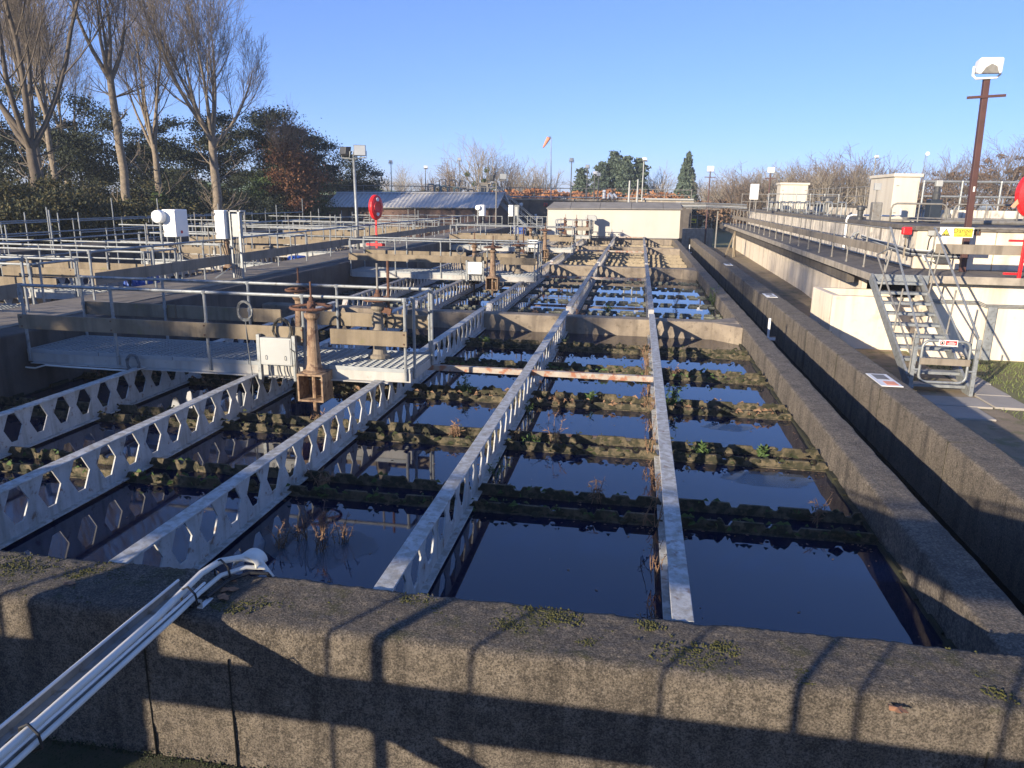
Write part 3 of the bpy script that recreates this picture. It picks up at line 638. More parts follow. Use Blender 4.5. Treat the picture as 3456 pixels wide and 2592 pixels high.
for i, (y, xl, n) in enumerate(LD):
    t = platform(y, f'left hand platform beyond the long railing with pale boards, {n} from the front', x0=xl, x1=-11.0, dep=1.1, full=i == 0, fplanks=((xl + .1, (xl - 11) / 2 - .05), ((xl - 11) / 2 + .05, -11.2)), bplanks=((xl + .3, (xl - 11) / 2 - .3), ((xl - 11) / 2, -11.6)), group='left hand platforms')
    for j, (dx, hh) in enumerate(((.4, .55), (1.6, .5), (2.6, .62))):
        for yy in (y - .1, y + 1.2):
            if (i + j) % 3 == 2 and yy > y: continue
            MB().cyl((xl + dx, yy, .1), (xl + dx, yy, 1.25 + hh * (1 if (i + j) % 2 else .6)), .024, 8).obj('scaffold_post', 'galv_dull', t)
    for zz in (.95, 1.5): MB().cyl((xl - .6, y - .13, zz), (xl + 3.2, y - .13, zz), .024, 8).obj('scaffold_rail', 'galvanised', t)
    if i in (2,): pillar(-13.2, y - .22, .22, 1.1, f'valve pillar at the {n} left hand platform', .28)
for i, (xa, ya, yb) in enumerate(((-16.2, 13.5, 24), (-20.4, 9, 24), (-20.4, 25, 44), (-19.0, 16.5, 30), (-21.6, 10, 40), (-17.6, 30, 45))):
    rail_run('railing', f'pipe railing running away through the left hand tanks, {ORD[i]} of six', [(xa, ya), (xa, yb)], max(3, int((yb - ya) / 2.1)), .3 if xa > -20 else .55, .95, mids=(.55,), tall={j: .3 + .25 * (j % 3) for j in range(0, 9, 2)}, group='railings of the left hand tanks')
for i, (y, xa, xb) in enumerate(((8.9, -14.5, -11.0), (18.9, -20, -11.2), (32.2, -20, -11.2), (45.5, -21, -11))):
    rail_run('railing', f'pipe railing across the left hand tanks, {ORD[i]} from the front', [(xa, y), (xb, y)], 5, .2, 1.0, mids=(.55,), tall={1: .4, 3: .5}, group='cross railings of the left hand tanks')
# blue tarpaulin-like covers and pipe bundle seen between the beams
for i, (x, y) in enumerate(((-14.2, 19.8), (-12.6, 26.5), (-15.6, 21.2))):
    k = MB(); k.lathe((x, y, -.3), [(.36, 0), (.38, .05), (.36, .55), (.30, .62), (.1, .64)], 18)
    tag(k.obj('blue_drum', 'blue_plastic'), f'blue plastic drum among the left hand tanks, {ORD[i]} from the left', 'drum')
k = MB()
for q in range(3): k.cyl((-11.15, 12.4, .46 + q * .0 + .0), (-11.15, 30.2, .46), .03, 8)
tag(k.obj('pipe', 'cable_white'), 'long white pipe along the far side of the left walkway', 'pipe')

# ================================================================ foreground gantry behind the camera (only its shadow shows)
t = thing('access_gantry', 'concrete access gantry with boarded railing at the near end of the tanks', 'gantry', (0, -.7, GZ))
MB().box(-9, -1.05, .88, 5, -.42, 1.05).obj('slab', 'walk_slab', t, bevel=.01)
for i, (x, w_) in enumerate(((-6.3, .05), (-4.15, .04), (-3.85, .10), (-3.3, .035), (-2.25, .035), (-1.55, .06), (-1.25, .035), (-.55, .04), (.9, .04))):
    MB().cyl((x, -.47, GZ), (x, -.47, .93), w_ * .42, 8).obj('leg', 'galv_dull', t); MB().cyl((x, -.45, 1.05), (x, -.45, 2.05), w_ * .42, 8).obj('post', 'galv_dull', t)
MB().bar((-3.85, -.6, .93), (-2.6, -.6, GZ + .6), .04, .06).obj('brace', 'galv_dull', t); MB().bar((-5.2, -.6, 1.5), (-4.6, -.6, 1.06), .05, .07).obj('brace', 'galv_dull', t)
MB().box(-9, -.9, GZ, -5.65, -.7, .92).obj('shade_wall', 'dark_concrete', t); MB().box(-6.15, -.75, 1.06, -5.4, -.5, 1.6).obj('shade_box', 'box_grey', t)  # unseen wall and box added only to shade parts of the foreground wall
MB().box(-9, -.44, 1.58, 5, -.40, 1.78).obj('kick_board', 'kick_board', t); MB().box(-9, -.44, 1.785, 5, -.40, 1.99).obj('kick_board', 'kick_board', t)
MB().cyl((-9, -.42, 2.06), (5, -.42, 2.06), .024, 8).obj('top_rail', 'galvanised', t)

# ================================================================ RIGHT: raised tank, walkway, stairs
EX = lambda y: 5.55 + .015 * (y - 18.0)
SLZ, SLB = .95, .80
TZ = 2.04                                                            # top of the raised tank wall
t = thing('walkway', 'raised concrete walkway slab along the cream panelled tank on the right', 'walkway', (6.3, 19, GZ))
MB().prism([(EX(18.9), 18.9), (13, 18.9), (13, 21.0), (7.12, 21.0), (EX(58) + 1.55, 58), (EX(58), 58)], SLB, SLZ, 'z').obj('slab', 'walk_slab', t, bevel=.012)
y = 18.92
while y < 57.5:                                                      # precast edge pieces
    e = min(y + 2.45, 57.9); MB().bar((EX(y) - .022, y, .875), (EX(e) - .022, e - .015, .875), .04, .17).obj('edge_kerb', 'slab_edge', t, bevel=.006); y = e
MB().box(6.78, 18.862, .785, 13, 18.899, .962).obj('edge_kerb', 'slab_edge', t, bevel=.006)
y = 22.0
while y < 57: MB().bar((EX(y) + .30, y, .62), (EX(y + 5.8) + .30, y + 5.79, .62), .2, .36).obj('shade_band', 'dark_concrete', t, bevel=.01); y += 5.8  # dark bars added to stand in for the shade under the slab
t = thing('tank_wall', 'lower cream rendered wall under the right hand walkway', 'wall', (6.3, 24, GZ))
y = 22.0; i = 0
while y < 56:
    e = min(y + 2.55, 56); MB().prism([(EX(y) + .62, y), (EX(y) + .75, y), (EX(e) + .75, e - .02), (EX(e) + .62, e - .02)], GZ, SLB - .003, 'z').obj('panel', 'cream_render', t, bevel=.008)
    MB().box(EX(e) + .66, e - .021, GZ, EX(e) + .74, e + .001, SLB - .01).obj('joint', 'dark_concrete', t); y = e
t = thing('tank_wall', 'pale rendered wall facing the camera below the walkway right of the stairs', 'wall', (9, 19.2, GZ))
MB().box(7.0, 19.22, GZ, 13, 19.5, SLB - .003).obj('panel', 'cream_render', t)
MB().box(6.9, 19.5, GZ, 7.0, 19.88, SLB - .003).obj('recess_side', 'stained_panel', t)
t = thing('concrete_box', 'open concrete chamber beside the steel stairs', 'chamber', (6.0, 20.8, GZ))
for a in (((4.98, 19.9), (7.0, 19.9), (7.0, 20.1), (4.98, 20.1)), ((4.98, 20.102), (5.18, 20.102), (5.10, 21.598), (4.90, 21.598)), ((4.90, 21.6), (7.0, 21.6), (7.0, 21.8), (4.90, 21.8))):
    MB().prism(list(a), GZ, .30, 'z').obj('side', 'cream_render', t, bevel=.012)
MB().box(5.18, 20.1, GZ, 7.0, 21.6, -.3).obj('chamber_floor', 'dark_concrete', t)
# raised tank
t = thing('raised_tank', 'large raised concrete tank with stained upright panels on the right', 'tank', (12, 35, GZ))
MB().prism([(7.24, 21.12), (22, 21.12), (22, 56), (EX(56) + 1.67, 56)], GZ, TZ - .16, 'z').obj('core', 'dark_concrete', t)
pan = [(7.12, 21.0)]; y = 21.0; i = 0; rr = random.Random(5)
while y < 55.5:
    e = min(y + 1.42, 56); x = EX(y) + 1.55; x2 = EX(e) + 1.55
    MB().prism([(x, y + .012), (x + .11, y + .012), (x2 + .11, e - .012), (x2, e - .012)], SLZ + .002, TZ - .125, 'z').obj('panel', 'stained_panel', t, bevel=.008); y = e; i += 1
x = 7.12
while x < 13:
    e = x + 1.9; MB().box(x + .012, 21.0, SLZ + .002, e - .012, 21.11, TZ - .125).obj('panel', 'cream_render' if x > 7 else 'stained_panel', t, bevel=.008); x = e
MB().prism([(7.05, 20.93), (22, 20.93), (22, 21.5), (7.62, 21.5), (EX(56) + 2.05, 56), (EX(56) + 1.48, 56)], TZ - .12, TZ, 'z').obj('coping', 'walk_slab', t, bevel=.015)
MB().prism([(7.62, 21.55), (22, 21.55), (22, 56), (EX(56) + 2.05, 56)], TZ - .159, TZ - .13, 'z').obj('inner_floor', 'dark_concrete', t)
t = thing('tank_wall', 'inner dividing wall with pale panels on top of the raised tank', 'wall', (12, 40, TZ))
y = 34.
while y < 56: MB().box(11.2, y + .01, TZ - .15, 11.4, y + 2.2, TZ + .32).obj('panel', 'stained_panel', t, bevel=.01); y += 2.22
MB().box(11.1, 34, TZ + .322, 11.6, 56, TZ + .40).obj('coping', 'walk_slab', t, bevel=.01)
MB().box(11.6, 33.8, TZ - .15, 22, 34, TZ + .32).obj('end_panel', 'stained_panel', t)

# walkway railings
def ex_rail(ya, yb, n, lab):
    t = thing('railing', lab, 'railing', (EX(ya) + .3, ya, SLZ), 'railings of the right hand walkway'); off = .32; h = 1.06
    P = lambda y, z, d=0.: (EX(y) + off + d, y, z)
    MB().tube([P(ya, SLZ + h), P(yb, SLZ + h)], .022, 8).obj('top_rail', 'galv_dull', t)
    for i in range(n):
        y = ya + (yb - ya) * i / (n - 1); k = MB().cyl(P(y, SLZ), P(y, SLZ + h), .021, 8); k.cyl(P(y, SLZ), P(y, SLZ + .05), .035, 8); k.obj('post', 'galv_dull', t)
    q = ya
    while q < yb - .1:
        e = min(q + 3.0, yb); MB().bar(P(q + .006, SLZ + .56, -.045), P(e - .006, SLZ + .56, -.045), .035, .21).obj('kick_board', 'kick_board_grey', t, bevel=.006); q = e
ex_rail(19.15, 55.5, 21, 'long railing with grey boards on the edge of the right hand walkway')
t = thing('railing', 'front railing with broad grey board beside the danger sign', 'railing', (9, 19.05, SLZ), 'railings of the right hand walkway')
MB().tube([(6.84, 19.05, 2.06), (13, 19.05, 2.06)], .022, 8).obj('top_rail', 'galv_dull', t)
for x in (6.86, 9.9, 12.9): MB().cyl((x, 19.05, SLZ), (x, 19.05, 2.06), .021, 8).obj('post', 'galv_dull', t)
for a, b in ((6.9, 9.1), (9.11, 12.9)): MB().box(a, 18.985, 1.47, b, 19.025, 1.69).obj('kick_board', 'kick_board_grey', t, bevel=.006)

# stairs with gate
t = thing('steel_stairs', 'galvanised steel stairs climbing to the right hand walkway', 'stairs', (6.0, 15.5, GZ))
SX0, SX1 = 5.52, 6.58; sy0, sy1, sz0, sz1 = 15.42, 18.86, GZ, .90
for x in (SX0, SX1): MB().bar((x, sy0 - .05, sz0 + .02), (x, sy1, sz1 - .02), .05, .24, (0, 0, 1)).obj('stringer', 'galvanised', t, bevel=.004)
for i in range(10):
    f = (i + .55) / 10.3; y = sy0 + (sy1 - sy0) * f; z = sz0 + (sz1 - sz0) * f + .06
    k = MB(); k.box(SX0 + .03, y - .12, z - .012, SX1 - .03, y + .12, z); k.box(SX0 + .03, y - .12, z - .055, SX1 - .03, y - .108, z - .012); k.box(SX0 + .03, y + .108, z - .05, SX1 - .03, y + .12, z - .012)
    k.obj('tread', 'galvanised', t)
MB().box(SX0 + .03, 18.80, .74, SX1 + .2, 18.835, .965).obj('landing_plate', 'galvanised', t, bevel=.003)
for sx, x in ((0, SX0 - .0), (1, SX1 + .0)):
    xt = 5.86 if sx == 0 else 6.84
    MB().tube([(xt, 19.1, 2.04), (xt - .02, 18.95, 2.03), (x, 15.35, .10)], .024, 8).obj('handrail', 'galvanised', t)
    MB().tube([(xt, 19.0, 1.55), (x + (.02 if sx == 0 else .0), 18.7, 1.42), (x, 15.5, -.42)], .02, 8).obj('mid_rail', 'galv_dull' if sx == 0 else 'galvanised', t)
    for f in (.06, .42, .8):
        y = sy0 + (sy1 - sy0) * f; zz = sz0 + (sz1 - sz0) * f; xx = x + (xt - x) * max(0, (y - 15.4) / 3.6) * .6
        MB().cyl((x, y, zz), (xx, y, zz + 1.1 - .02), .019, 8).obj('stanchion', 'galv_dull', t)
t = thing('gate', 'galvanised tube gate with small red sign at the foot of the stairs', 'gate', (6.0, 15.28, GZ))
for x in (5.46, 6.58): MB().box(x - .035, 15.26, GZ, x + .035, 15.32, .08).obj('gate_post', 'galvanised', t, bevel=.003)
def rrect(x0, x1, z0, z1, r, y):
    p = []
    for cx, cz, a0 in ((x1 - r, z1 - r, 0), (x0 + r, z1 - r, 90), (x0 + r, z0 + r, 180), (x1 - r, z0 + r, 270)):
        for q in range(6): a = R_(a0 + 18 * q); p.append((cx + r * math.cos(a), y, cz + r * math.sin(a)))
    return p + [p[0], p[1]]
MB().tube(rrect(5.58, 6.44, -.79, .03, .14, 15.27), .028, 8, cap=False).obj('gate_frame', 'galvanised', t, smooth=True)
MB().box(5.56, 15.225, -.44, 6.46, 15.255, -.31).obj('gate_board', 'kick_board_grey', t, bevel=.004)
for zz in (-.12, -.55):
    for xa, xb in ((5.46, 5.6), (6.42, 6.58)): MB().cyl((xa, 15.27, zz), (xb, 15.27, zz), .018, 6).obj('hinge', 'galvanised', t)
t = thing('sign', 'small red and white prohibition sign on the gate', 'sign', (6.0, 15.23, -.05))
MB().box(5.84, 15.224, -.06, 6.18, 15.230, .06).obj('sign_board', 'white_paint', t)
MB().box(5.965, 15.2215, -.04, 6.165, 15.2238, .045).obj('red_field', 'red_print', t)
k = MB(); k.torus((5.905, 15.2225, .0), .042, .008, 20, 4, 'y'); k.obj('ring', 'red_print', t)
k = MB(); k.prism([(5.885, -.025), (5.925, -.025), (5.925, .005), (5.905, .03), (5.885, .01)], 15.2218, 15.2236, 'y'); k.obj('hand_symbol', 'black_print', t)
for j, (a, b, zz) in enumerate(((6.02, 6.11, .022), (5.985, 6.145, .0), (5.995, 6.135, -.022))): MB().box(a, 15.2205, zz - .004, b, 15.2214, zz + .004).obj('text_line', 'white_paint', t)

def text_mesh(s, size, x, y, z, m, parent, name='lettering'):
    c = bpy.data.curves.new('txt', 'FONT'); c.body = s; c.size = size; c.align_x = 'CENTER'; c.extrude = .0006
    ob = bpy.data.objects.new('txt', c); coll.objects.link(ob); bpy.context.view_layer.update()
    dg = bpy.context.evaluated_depsgraph_get(); me = bpy.data.meshes.new_from_object(ob.evaluated_get(dg)); bpy.data.objects.remove(ob)
    o_ = ORG[parent]; M = Matrix.Translation((x - o_[0], y - o_[1], z - o_[2])) @ Matrix.Rotation(R_(90), 4, 'X'); me.transform(M); me.materials.clear()
    return link(name, me, m, parent)
t = thing('danger_sign', 'yellow and white sign reading Danger Deep water on the front railing', 'sign', (7.3, 19, 1.9))
MB().box(6.93, 19.005, 1.845, 7.66, 19.012, 2.075).obj('sign_board', 'white_paint', t)
MB().box(7.24, 19.001, 1.86, 7.64, 19.0045, 2.06).obj('yellow_field', 'yellow_sign', t)
text_mesh('Danger', .150, 7.44, 19.000, 1.952, 'black_print', t); text_mesh('Deep water', .075, 7.44, 19.000, 1.88, 'black_print', t)
MB().prism([(6.965, 1.875), (7.165, 1.875), (7.065, 2.05)], 19.001, 19.0045, 'y').obj('triangle', 'black_print', t)
MB().prism([(6.99, 1.889), (7.14, 1.889), (7.065, 2.022)], 18.998, 19.0006, 'y').obj('triangle_fill', 'yellow_sign', t)
k = MB(); k.prism([(6.995, 1.892), (7.05, 1.892), (7.05, 1.945)], 18.9955, 18.9976, 'y'); k.box(7.06, 18.9955, 1.892, 7.125, 18.9976, 1.915); k.obj('hazard_symbol', 'black_print', t)

# tall lamp post on the right
t = thing('lamp_post', 'tall brown lamp post with white floodlight and short crossbar on the right', 'lamp', (8.1, 20.4, SLZ))
MB().bar((8.1, 20.4, SLZ), (7.95, 20.4, 5.5), .13, .13, (0, 1, 0)).obj('post', 'brown_post', t, bevel=.008)
MB().bar((7.56, 20.33, 5.06), (8.40, 20.33, 5.11), .05, .06).obj('crossbar', 'brown_post', t, bevel=.004)
MB().box(8.02, 20.325, 2.9, 8.06, 20.333, 3.02).obj('number_plate', 'white_paint', t)
k = MB(); k.add([(7.62, 20.1, 5.55), (8.16, 20.1, 5.55), (8.18, 20.12, 5.93), (7.64, 20.12, 5.93), (7.68, 20.55, 5.62), (8.1, 20.55, 5.62), (8.1, 20.5, 5.9), (7.68, 20.5, 5.9)], [(0, 1, 2, 3), (7, 6, 5, 4), (0, 4, 5, 1), (1, 5, 6, 2), (2, 6, 7, 3), (3, 7, 4, 0)])
k.obj('lamp_body', 'lamp_white', t, bevel=.05)
k = MB(); k.prism([(7.7, 5.57), (8.08, 5.57), (8.02, 5.72), (7.9, 5.78), (7.78, 5.7)], 20.085, 20.098, 'y'); k.obj('dirty_lens', 'galv_dull', t, bevel=.004)
MB().tube([(7.6, 20.3, 5.75), (7.6, 20.3, 5.55), (7.68, 20.3, 5.48), (8.12, 20.3, 5.5), (8.19, 20.3, 5.57), (8.19, 20.3, 5.75)], .028, 8).obj('yoke', 'lamp_white', t)
LB2 = lifebuoy(8.74, 18.92, SLZ, 2.86, 'red lifebuoy holder cut off by the right edge of the picture', R_(5), 1.06, False, True)
for zz in (1.78, 1.03): MB().box(8.40, 18.90, zz, 8.70, 18.96, zz + .05).obj('bracket_bar', 'red_plastic', LB2, bevel=.008)

# red call box, junction box, cable bundle on the tank wall
t = thing('call_box', 'red call box on the corner of the stained tank wall', 'call box', (6.98, 21.3, 1.2))
MB().box(6.84, 21.2, 1.80, 7.07, 21.36, 2.0).obj('housing', 'red_plastic', t, bevel=.03); MB().box(6.9, 21.24, 1.72, 7.02, 21.32, 1.799).obj('mouth', 'lamp_dark', t, bevel=.01)
MB().box(6.94, 21.26, 1.2, 6.98, 21.3, 1.72).obj('stem', 'kick_board_grey', t); MB().cyl((7.03, 21.28, 1.3), (7.03, 21.28, 1.75), .012, 6).obj('conduit', 'cable_black', t)
t = thing('junction_box', 'small grey junction box with thin conduit on the pale tank wall', 'junction box', (7.45, 20.95, 1.8))
MB().box(7.36, 20.9, 1.8, 7.56, 20.995, 1.93).obj('enclosure', 'box_grey', t, bevel=.01); MB().tube([(7.46, 20.96, 1.8), (7.42, 20.97, 1.7), (7.41, 20.97, 1.42)], .012, 6).obj('conduit', 'cable_black', t)
t = thing('switch_box', 'small brown switch beside the danger sign', 'switch', (8.2, 20.95, 1.8))
MB().box(8.46, 20.93, 1.84, 8.60, 20.995, 2.0).obj('enclosure', 'rust', t, bevel=.01); MB().box(8.51, 20.915, 1.86, 8.55, 20.929, 1.98).obj('rocker', 'lamp_dark', t)
t = thing('cable_bundle', 'grey cable bundle sagging along the stained tank wall', 'cables', (7.0, 24, 1.4))
for q in range(5):
    MB().tube([(EX(26) + 1.48, 26, 1.50 + q * .02), (7.03, 23.5, 1.40 + q * .03), (6.98, 21.4, 1.32 + q * .035), (7.0, 20.95, 1.30 + q * .035), (7.6, 20.93, 1.27 + q * .035), (8.4, 20.93, 1.25 + q * .03)], .017, 6).obj('cable', ['cable_grey', 'box_grey', 'cable_black', 'cable_grey', 'cable_white'][q], t)
MB().box(7.6, 20.86, 1.1, 7.95, 20.97, 1.24).obj('dark_block', 'lamp_dark', t, bevel=.01); MB().tube([(7.3, 20.93, 1.3), (7.36, 20.9, 1.18), (7.62, 20.9, 1.16)], .025, 8).obj('elbow_pipe', 'cable_white', t)
t = thing('conduit_run', 'grey conduit tray on the cream wall right of the stairs', 'conduit', (8.4, 19.2, .2))
for q in range(3): MB().tube([(6.9, 19.19, .36 - q * .035), (8.1, 19.19, .36 - q * .035), (8.26, 19.19, .29 - q * .035), (9.3, 19.19, .3 - q * .035), (12.9, 19.19, .31 - q * .035)], .014, 6).obj('conduit', 'galvanised', t)
MB().box(8.33, 19.15, GZ, 8.52, 19.215, .24).obj('cable_tray', 'galvanised', t, bevel=.004)
t = thing('pipework', 'white pipes rising over the edge of the raised tank beside a blue motor', 'pipework', (7.2, 28, SLZ))
for q in range(2): MB().tube([(EX(28) + 1.47, 28 + q * .12, SLZ + .02), (EX(28) + 1.47, 28 + q * .12, 2.0), (EX(28) + 1.5, 28 + q * .12, 2.13), (EX(28) + 1.65, 28 + q * .12, 2.18), (8.6, 28.1 + q * .1, 2.16), (9.0, 28.4, 2.2), (9.05, 28.6, 2.4)], .028, 8).obj('pipe', 'white_paint', t)
MB().lathe((7.35, 27.2, 2.04), [(.13, 0), (.13, .08), (.09, .1), (.10, .3), (.14, .32), (.14, .42), (.06, .46)], 14).obj('motor', 'lamp_dark', t)
MB().box(7.55, 26.6, 1.98, 7.85, 26.9, 2.62).obj('pump_bracket', 'galv_dull', t, bevel=.03); MB().tube([(7.5, 26.7, 1.9), (7.35, 26.6, 1.7), (7.1, 26.6, 1.6), (6.98, 26.6, 1.3)], .05, 8).obj('suction_hose', 'box_grey', t)
MB().cyl((7.65, 26.75, 2.62), (7.65, 26.75, 3.05), .02, 8).obj('stand', 'galv_dull', t); MB().box(7.56, 26.68, 3.0, 7.76, 26.82, 3.22).obj('top_box', 'box_grey', t, bevel=.01)

# kiosks on the raised tank
def grp_kiosk(x0, x1, y0, y1, z0, z1, lab, doors, m='kiosk_cream'):
    t = thing('kiosk', lab, 'kiosk', ((x0 + x1) / 2, y0, z0), 'cream kiosks on the raised tank')
    MB().box(x0, y0, z0, x1, y1, z1 - .08).obj('body', m, t, bevel=.02); MB().box(x0 - .06, y0 - .08, z1 - .079, x1 + .08, y1 + .06, z1 + .04).obj('roof', 'kiosk_cream', t, bevel=.02)
    n = doors; w_ = (x1 - x0 - .12) / n
    for i in range(n):
        d = MB().box(x0 + .06 + i * w_ + .006, y0 - .022, z0 + .1, x0 + .06 + (i + 1) * w_ - .006, y0 - .001, z1 - .2).obj('door', m, t, bevel=.006)
        for zz in (z0 + .3, z1 - .4): MB().box(x0 + .08 + (i * (n - 1) and w_ * 2 - .14 or 0) , y0 - .034, zz, x0 + .18 + (i * (n - 1) and w_ * 2 - .14 or 0), y0 - .0225, zz + .03).obj('hinge', 'galv_dull', d)
    return t
grp_kiosk(9.08, 9.95, 29.8, 32.7, TZ - .1, 3.60, 'tall cream kiosk with overhanging roof on the near end of the raised tank', 1)
grp_kiosk(7.95, 9.45, 46, 47.2, TZ - .1, 3.6, 'wide cream kiosk with double doors farther along the raised tank', 2)
t = thing('control_cabinet', 'white control cabinet on the raised tank left of the wide kiosk', 'cabinet', (6.6, 42, TZ)); MB().box(6.5, 42, 2.66, 6.92, 42.3, 3.46).obj('cabinet_body', 'white_paint', t, bevel=.02)
MB().box(6.54, 41.985, 2.7, 6.88, 41.999, 3.40).obj('door', 'white_paint', t, bevel=.005)
for x in (6.55, 6.85): MB().cyl((x, 42.15, TZ - .1), (x, 42.15, 2.66), .03, 8).obj('leg', 'galv_dull', t)
bpy.data.objects['control_cabinet'].location.x -= .75
t = thing('pump_set', 'dark motor and steel bracket beside the tall kiosk', 'pump', (10.6, 29.8, TZ)); MB().box(10.35, 29.6, TZ - .1, 10.75, 30.1, 2.75).obj('plinth', 'window_dark', t, bevel=.03)
MB().lathe((10.6, 29.9, 2.75), [(.13, 0), (.14, .2), (.1, .28), (.1, .5), (.05, .55)], 12).obj('motor', 'lamp_dark', t); MB().box(10.5, 29.75, 3.2, 10.72, 29.95, 3.42).obj('head_box', 'box_grey', t, bevel=.02)
MB().lathe((10.9, 29.5, 2.1), [(.16, 0), (.16, .12), (.09, .2), (.09, .35)], 12).obj('valve', 'galv_dull', t)
# hoop railings on the tank edge
def hoop(x0, y0, x1, y1, h, lab, m='galv_dull'):
    t = thing('hoop_rail', lab, 'hoop rail', ((x0 + x1) / 2, (y0 + y1) / 2, TZ), 'hoop rails on the raised tank')
    d = Vector((x1 - x0, y1 - y0, 0)); L = d.length; d.normalize(); p = []
    for s_, z in ((0, 0), (0, h - .15), (.045, h - .045), (.15, h), (L - .15, h), (L - .045, h - .045), (L, h - .15), (L, 0)): p.append((x0 + d.x * s_, y0 + d.y * s_, TZ + z))
    MB().tube(p, .028, 8).obj('hoop', m, t, smooth=True); MB().cyl((x0 + d.x * L / 2, y0 + d.y * L / 2, TZ), (x0 + d.x * L / 2, y0 + d.y * L / 2, TZ + h), .022, 8).obj('post', m, t)
    MB().cyl((x0, y0, TZ + .05), (x1, y1, TZ + .05), .022, 8).obj('bottom_rail', m, t)
hoop(7.7, 25.2, 9.3, 25.2, .55, 'brown hoop rail in front of the tall kiosk'); hoop(9.5, 25.2, 11.3, 25.2, .55, 'hoop rail right of the tall kiosk behind the lamp post'); hoop(11.5, 25.2, 13.4, 25.2, .55, 'hoop rail behind the lifebuoy at the right edge')
for i in range(9): y = 30 + i * 2.2; hoop(EX(y) + 1.85, y, EX(y + 1.3) + 1.85, y + 1.3, .55, f'low hoop rail on the long edge of the raised tank, {ORD[i]} from the tall kiosk', 'galvanised')
rail_run('railing', 'tall galvanised railing across the back of the raised tank on the right', [(12.2, 36), (21.5, 36)], 7, TZ, 1.5, mids=(.58,), m='galvanised', r=.05)
rail_run('railing', 'far railing along the inner wall of the raised tank', [(11.35, 36.5), (11.35, 55)], 12, TZ + .4, .95, mids=(.5,), m='galv_dull')
rail_run('railing', 'far railing across the end of the raised tank', [(7.0, 55), (11.2, 55)], 6, TZ, 1.0, mids=(.5,), m='galv_dull')
rail_run('railing', 'railing around the bridge before the wide kiosk', [(7.1, 44.5), (10.8, 44.5)], 6, TZ, .95, mids=(.5,), m='galvanised')
for i, (x, y) in enumerate(((9.3, 40.5), (8.2, 50), (9.9, 52))): 
    t = thing('valve_head', f'motorised valve head standing on the raised tank, {["nearest", "middle", "farthest"][i]} of three', 'valve', (x, y, TZ), 'valve heads on the raised tank')
    MB().lathe((x, y, TZ - .1), [(.12, 0), (.08, .1), (.07, .6), (.16, .62), (.18, .8), (.1, .9)], 12).obj('column', 'galv_dull', t); MB().box(x - .3, y - .14, TZ + .6, x + .3, y + .14, TZ + .82).obj('gearbox', 'lamp_dark', t, bevel=.04); MB().cyl((x, y, TZ + .8), (x, y, TZ + 1.3), .02, 6).obj('stem', 'galv_dull', t)
for i, (x0, y0, x1, y1, r) in enumerate(((8.2, 22.5, 13, 23.2, .06), (8.6, 26.8, 12.6, 27.4, .05), (9.6, 23.6, 13.5, 24.4, .045), (7.9, 38, 8.0, 52, .06), (8.3, 36, 8.3, 50, .05), (8.6, 40, 8.6, 53, .07))):
    tag(MB().tube([(x0, y0, TZ + .02 + r), (x1, y1, TZ + .02 + r), (x1 + .1, y1 + .1, TZ - .1)], r, 8).obj('pipe', 'galv_dull'), f'grey pipe lying on the raised tank, {["nearest the front edge", "beside the tall kiosk", "behind the front hoop rails", "long one near the hoop rails", "second long one near the hoop rails", "thick long one near the inner wall"][i]}', 'pipe', 'pipes on the raised tank')
# paving slabs by the stairs, flat signs on the channel wall, level gauges
for i, (a, b, c, d) in enumerate(((5.5, 14.35, 6.6, 15.05), (6.66, 14.4, 7.3, 15.3), (6.72, 15.34, 7.34, 16.3), (6.8, 16.34, 7.4, 17.3), (5.4, 13.5, 6.3, 14.3))):
    tag(MB().box(a, b, GZ - .05, c, d, GZ + .045).obj('paving_slab', 'paving', bevel=.008), f'grey paving slab on the ground by the stairs, {ORD[i]} from the gate', 'paving slab', 'paving slabs by the stairs')
for i, (yy, lab) in enumerate(((11.6, 'flat white and red sign lying on the channel wall near the stairs'), (21.8, 'small white sign lying on the channel wall beyond the stairs'), (32.1, 'tiny distant white sign lying on the channel wall'))):
    t = thing('flat_sign', lab, 'sign', (3.78, yy, .02)); MB().box(3.62, yy - .4, .012, 3.92, yy + .4, .022).obj('sign_board', 'white_paint', t)
    MB().box(3.72, yy - .33, .0225, 3.88, yy - .10, .0255).obj('red_field', 'orange_cloth' if i == 0 else 'galv_dull', t); MB().box(3.68, yy + .02, .0225, 3.86, yy + .34, .0255).obj('print_block', 'galv_dull', t)
for i, (yy, n) in enumerate(((17.2, 'near'), (45.2, 'far'))):
    t = thing('level_gauge', f'white level gauge pole in the channel, {n} one', 'gauge', (3.02, yy, -.86)); MB().box(3.0, yy, -.86, 3.05, yy + .03, .05).obj('pole', 'white_paint', t)
    MB().box(2.66, yy + .03, -.46, 3.2, yy + .07, -.36).obj('bracket', 'rust_tan', t); MB().box(2.9, yy - .03, -.44, 3.18, yy, -.38).obj('sensor', 'white_paint', t)

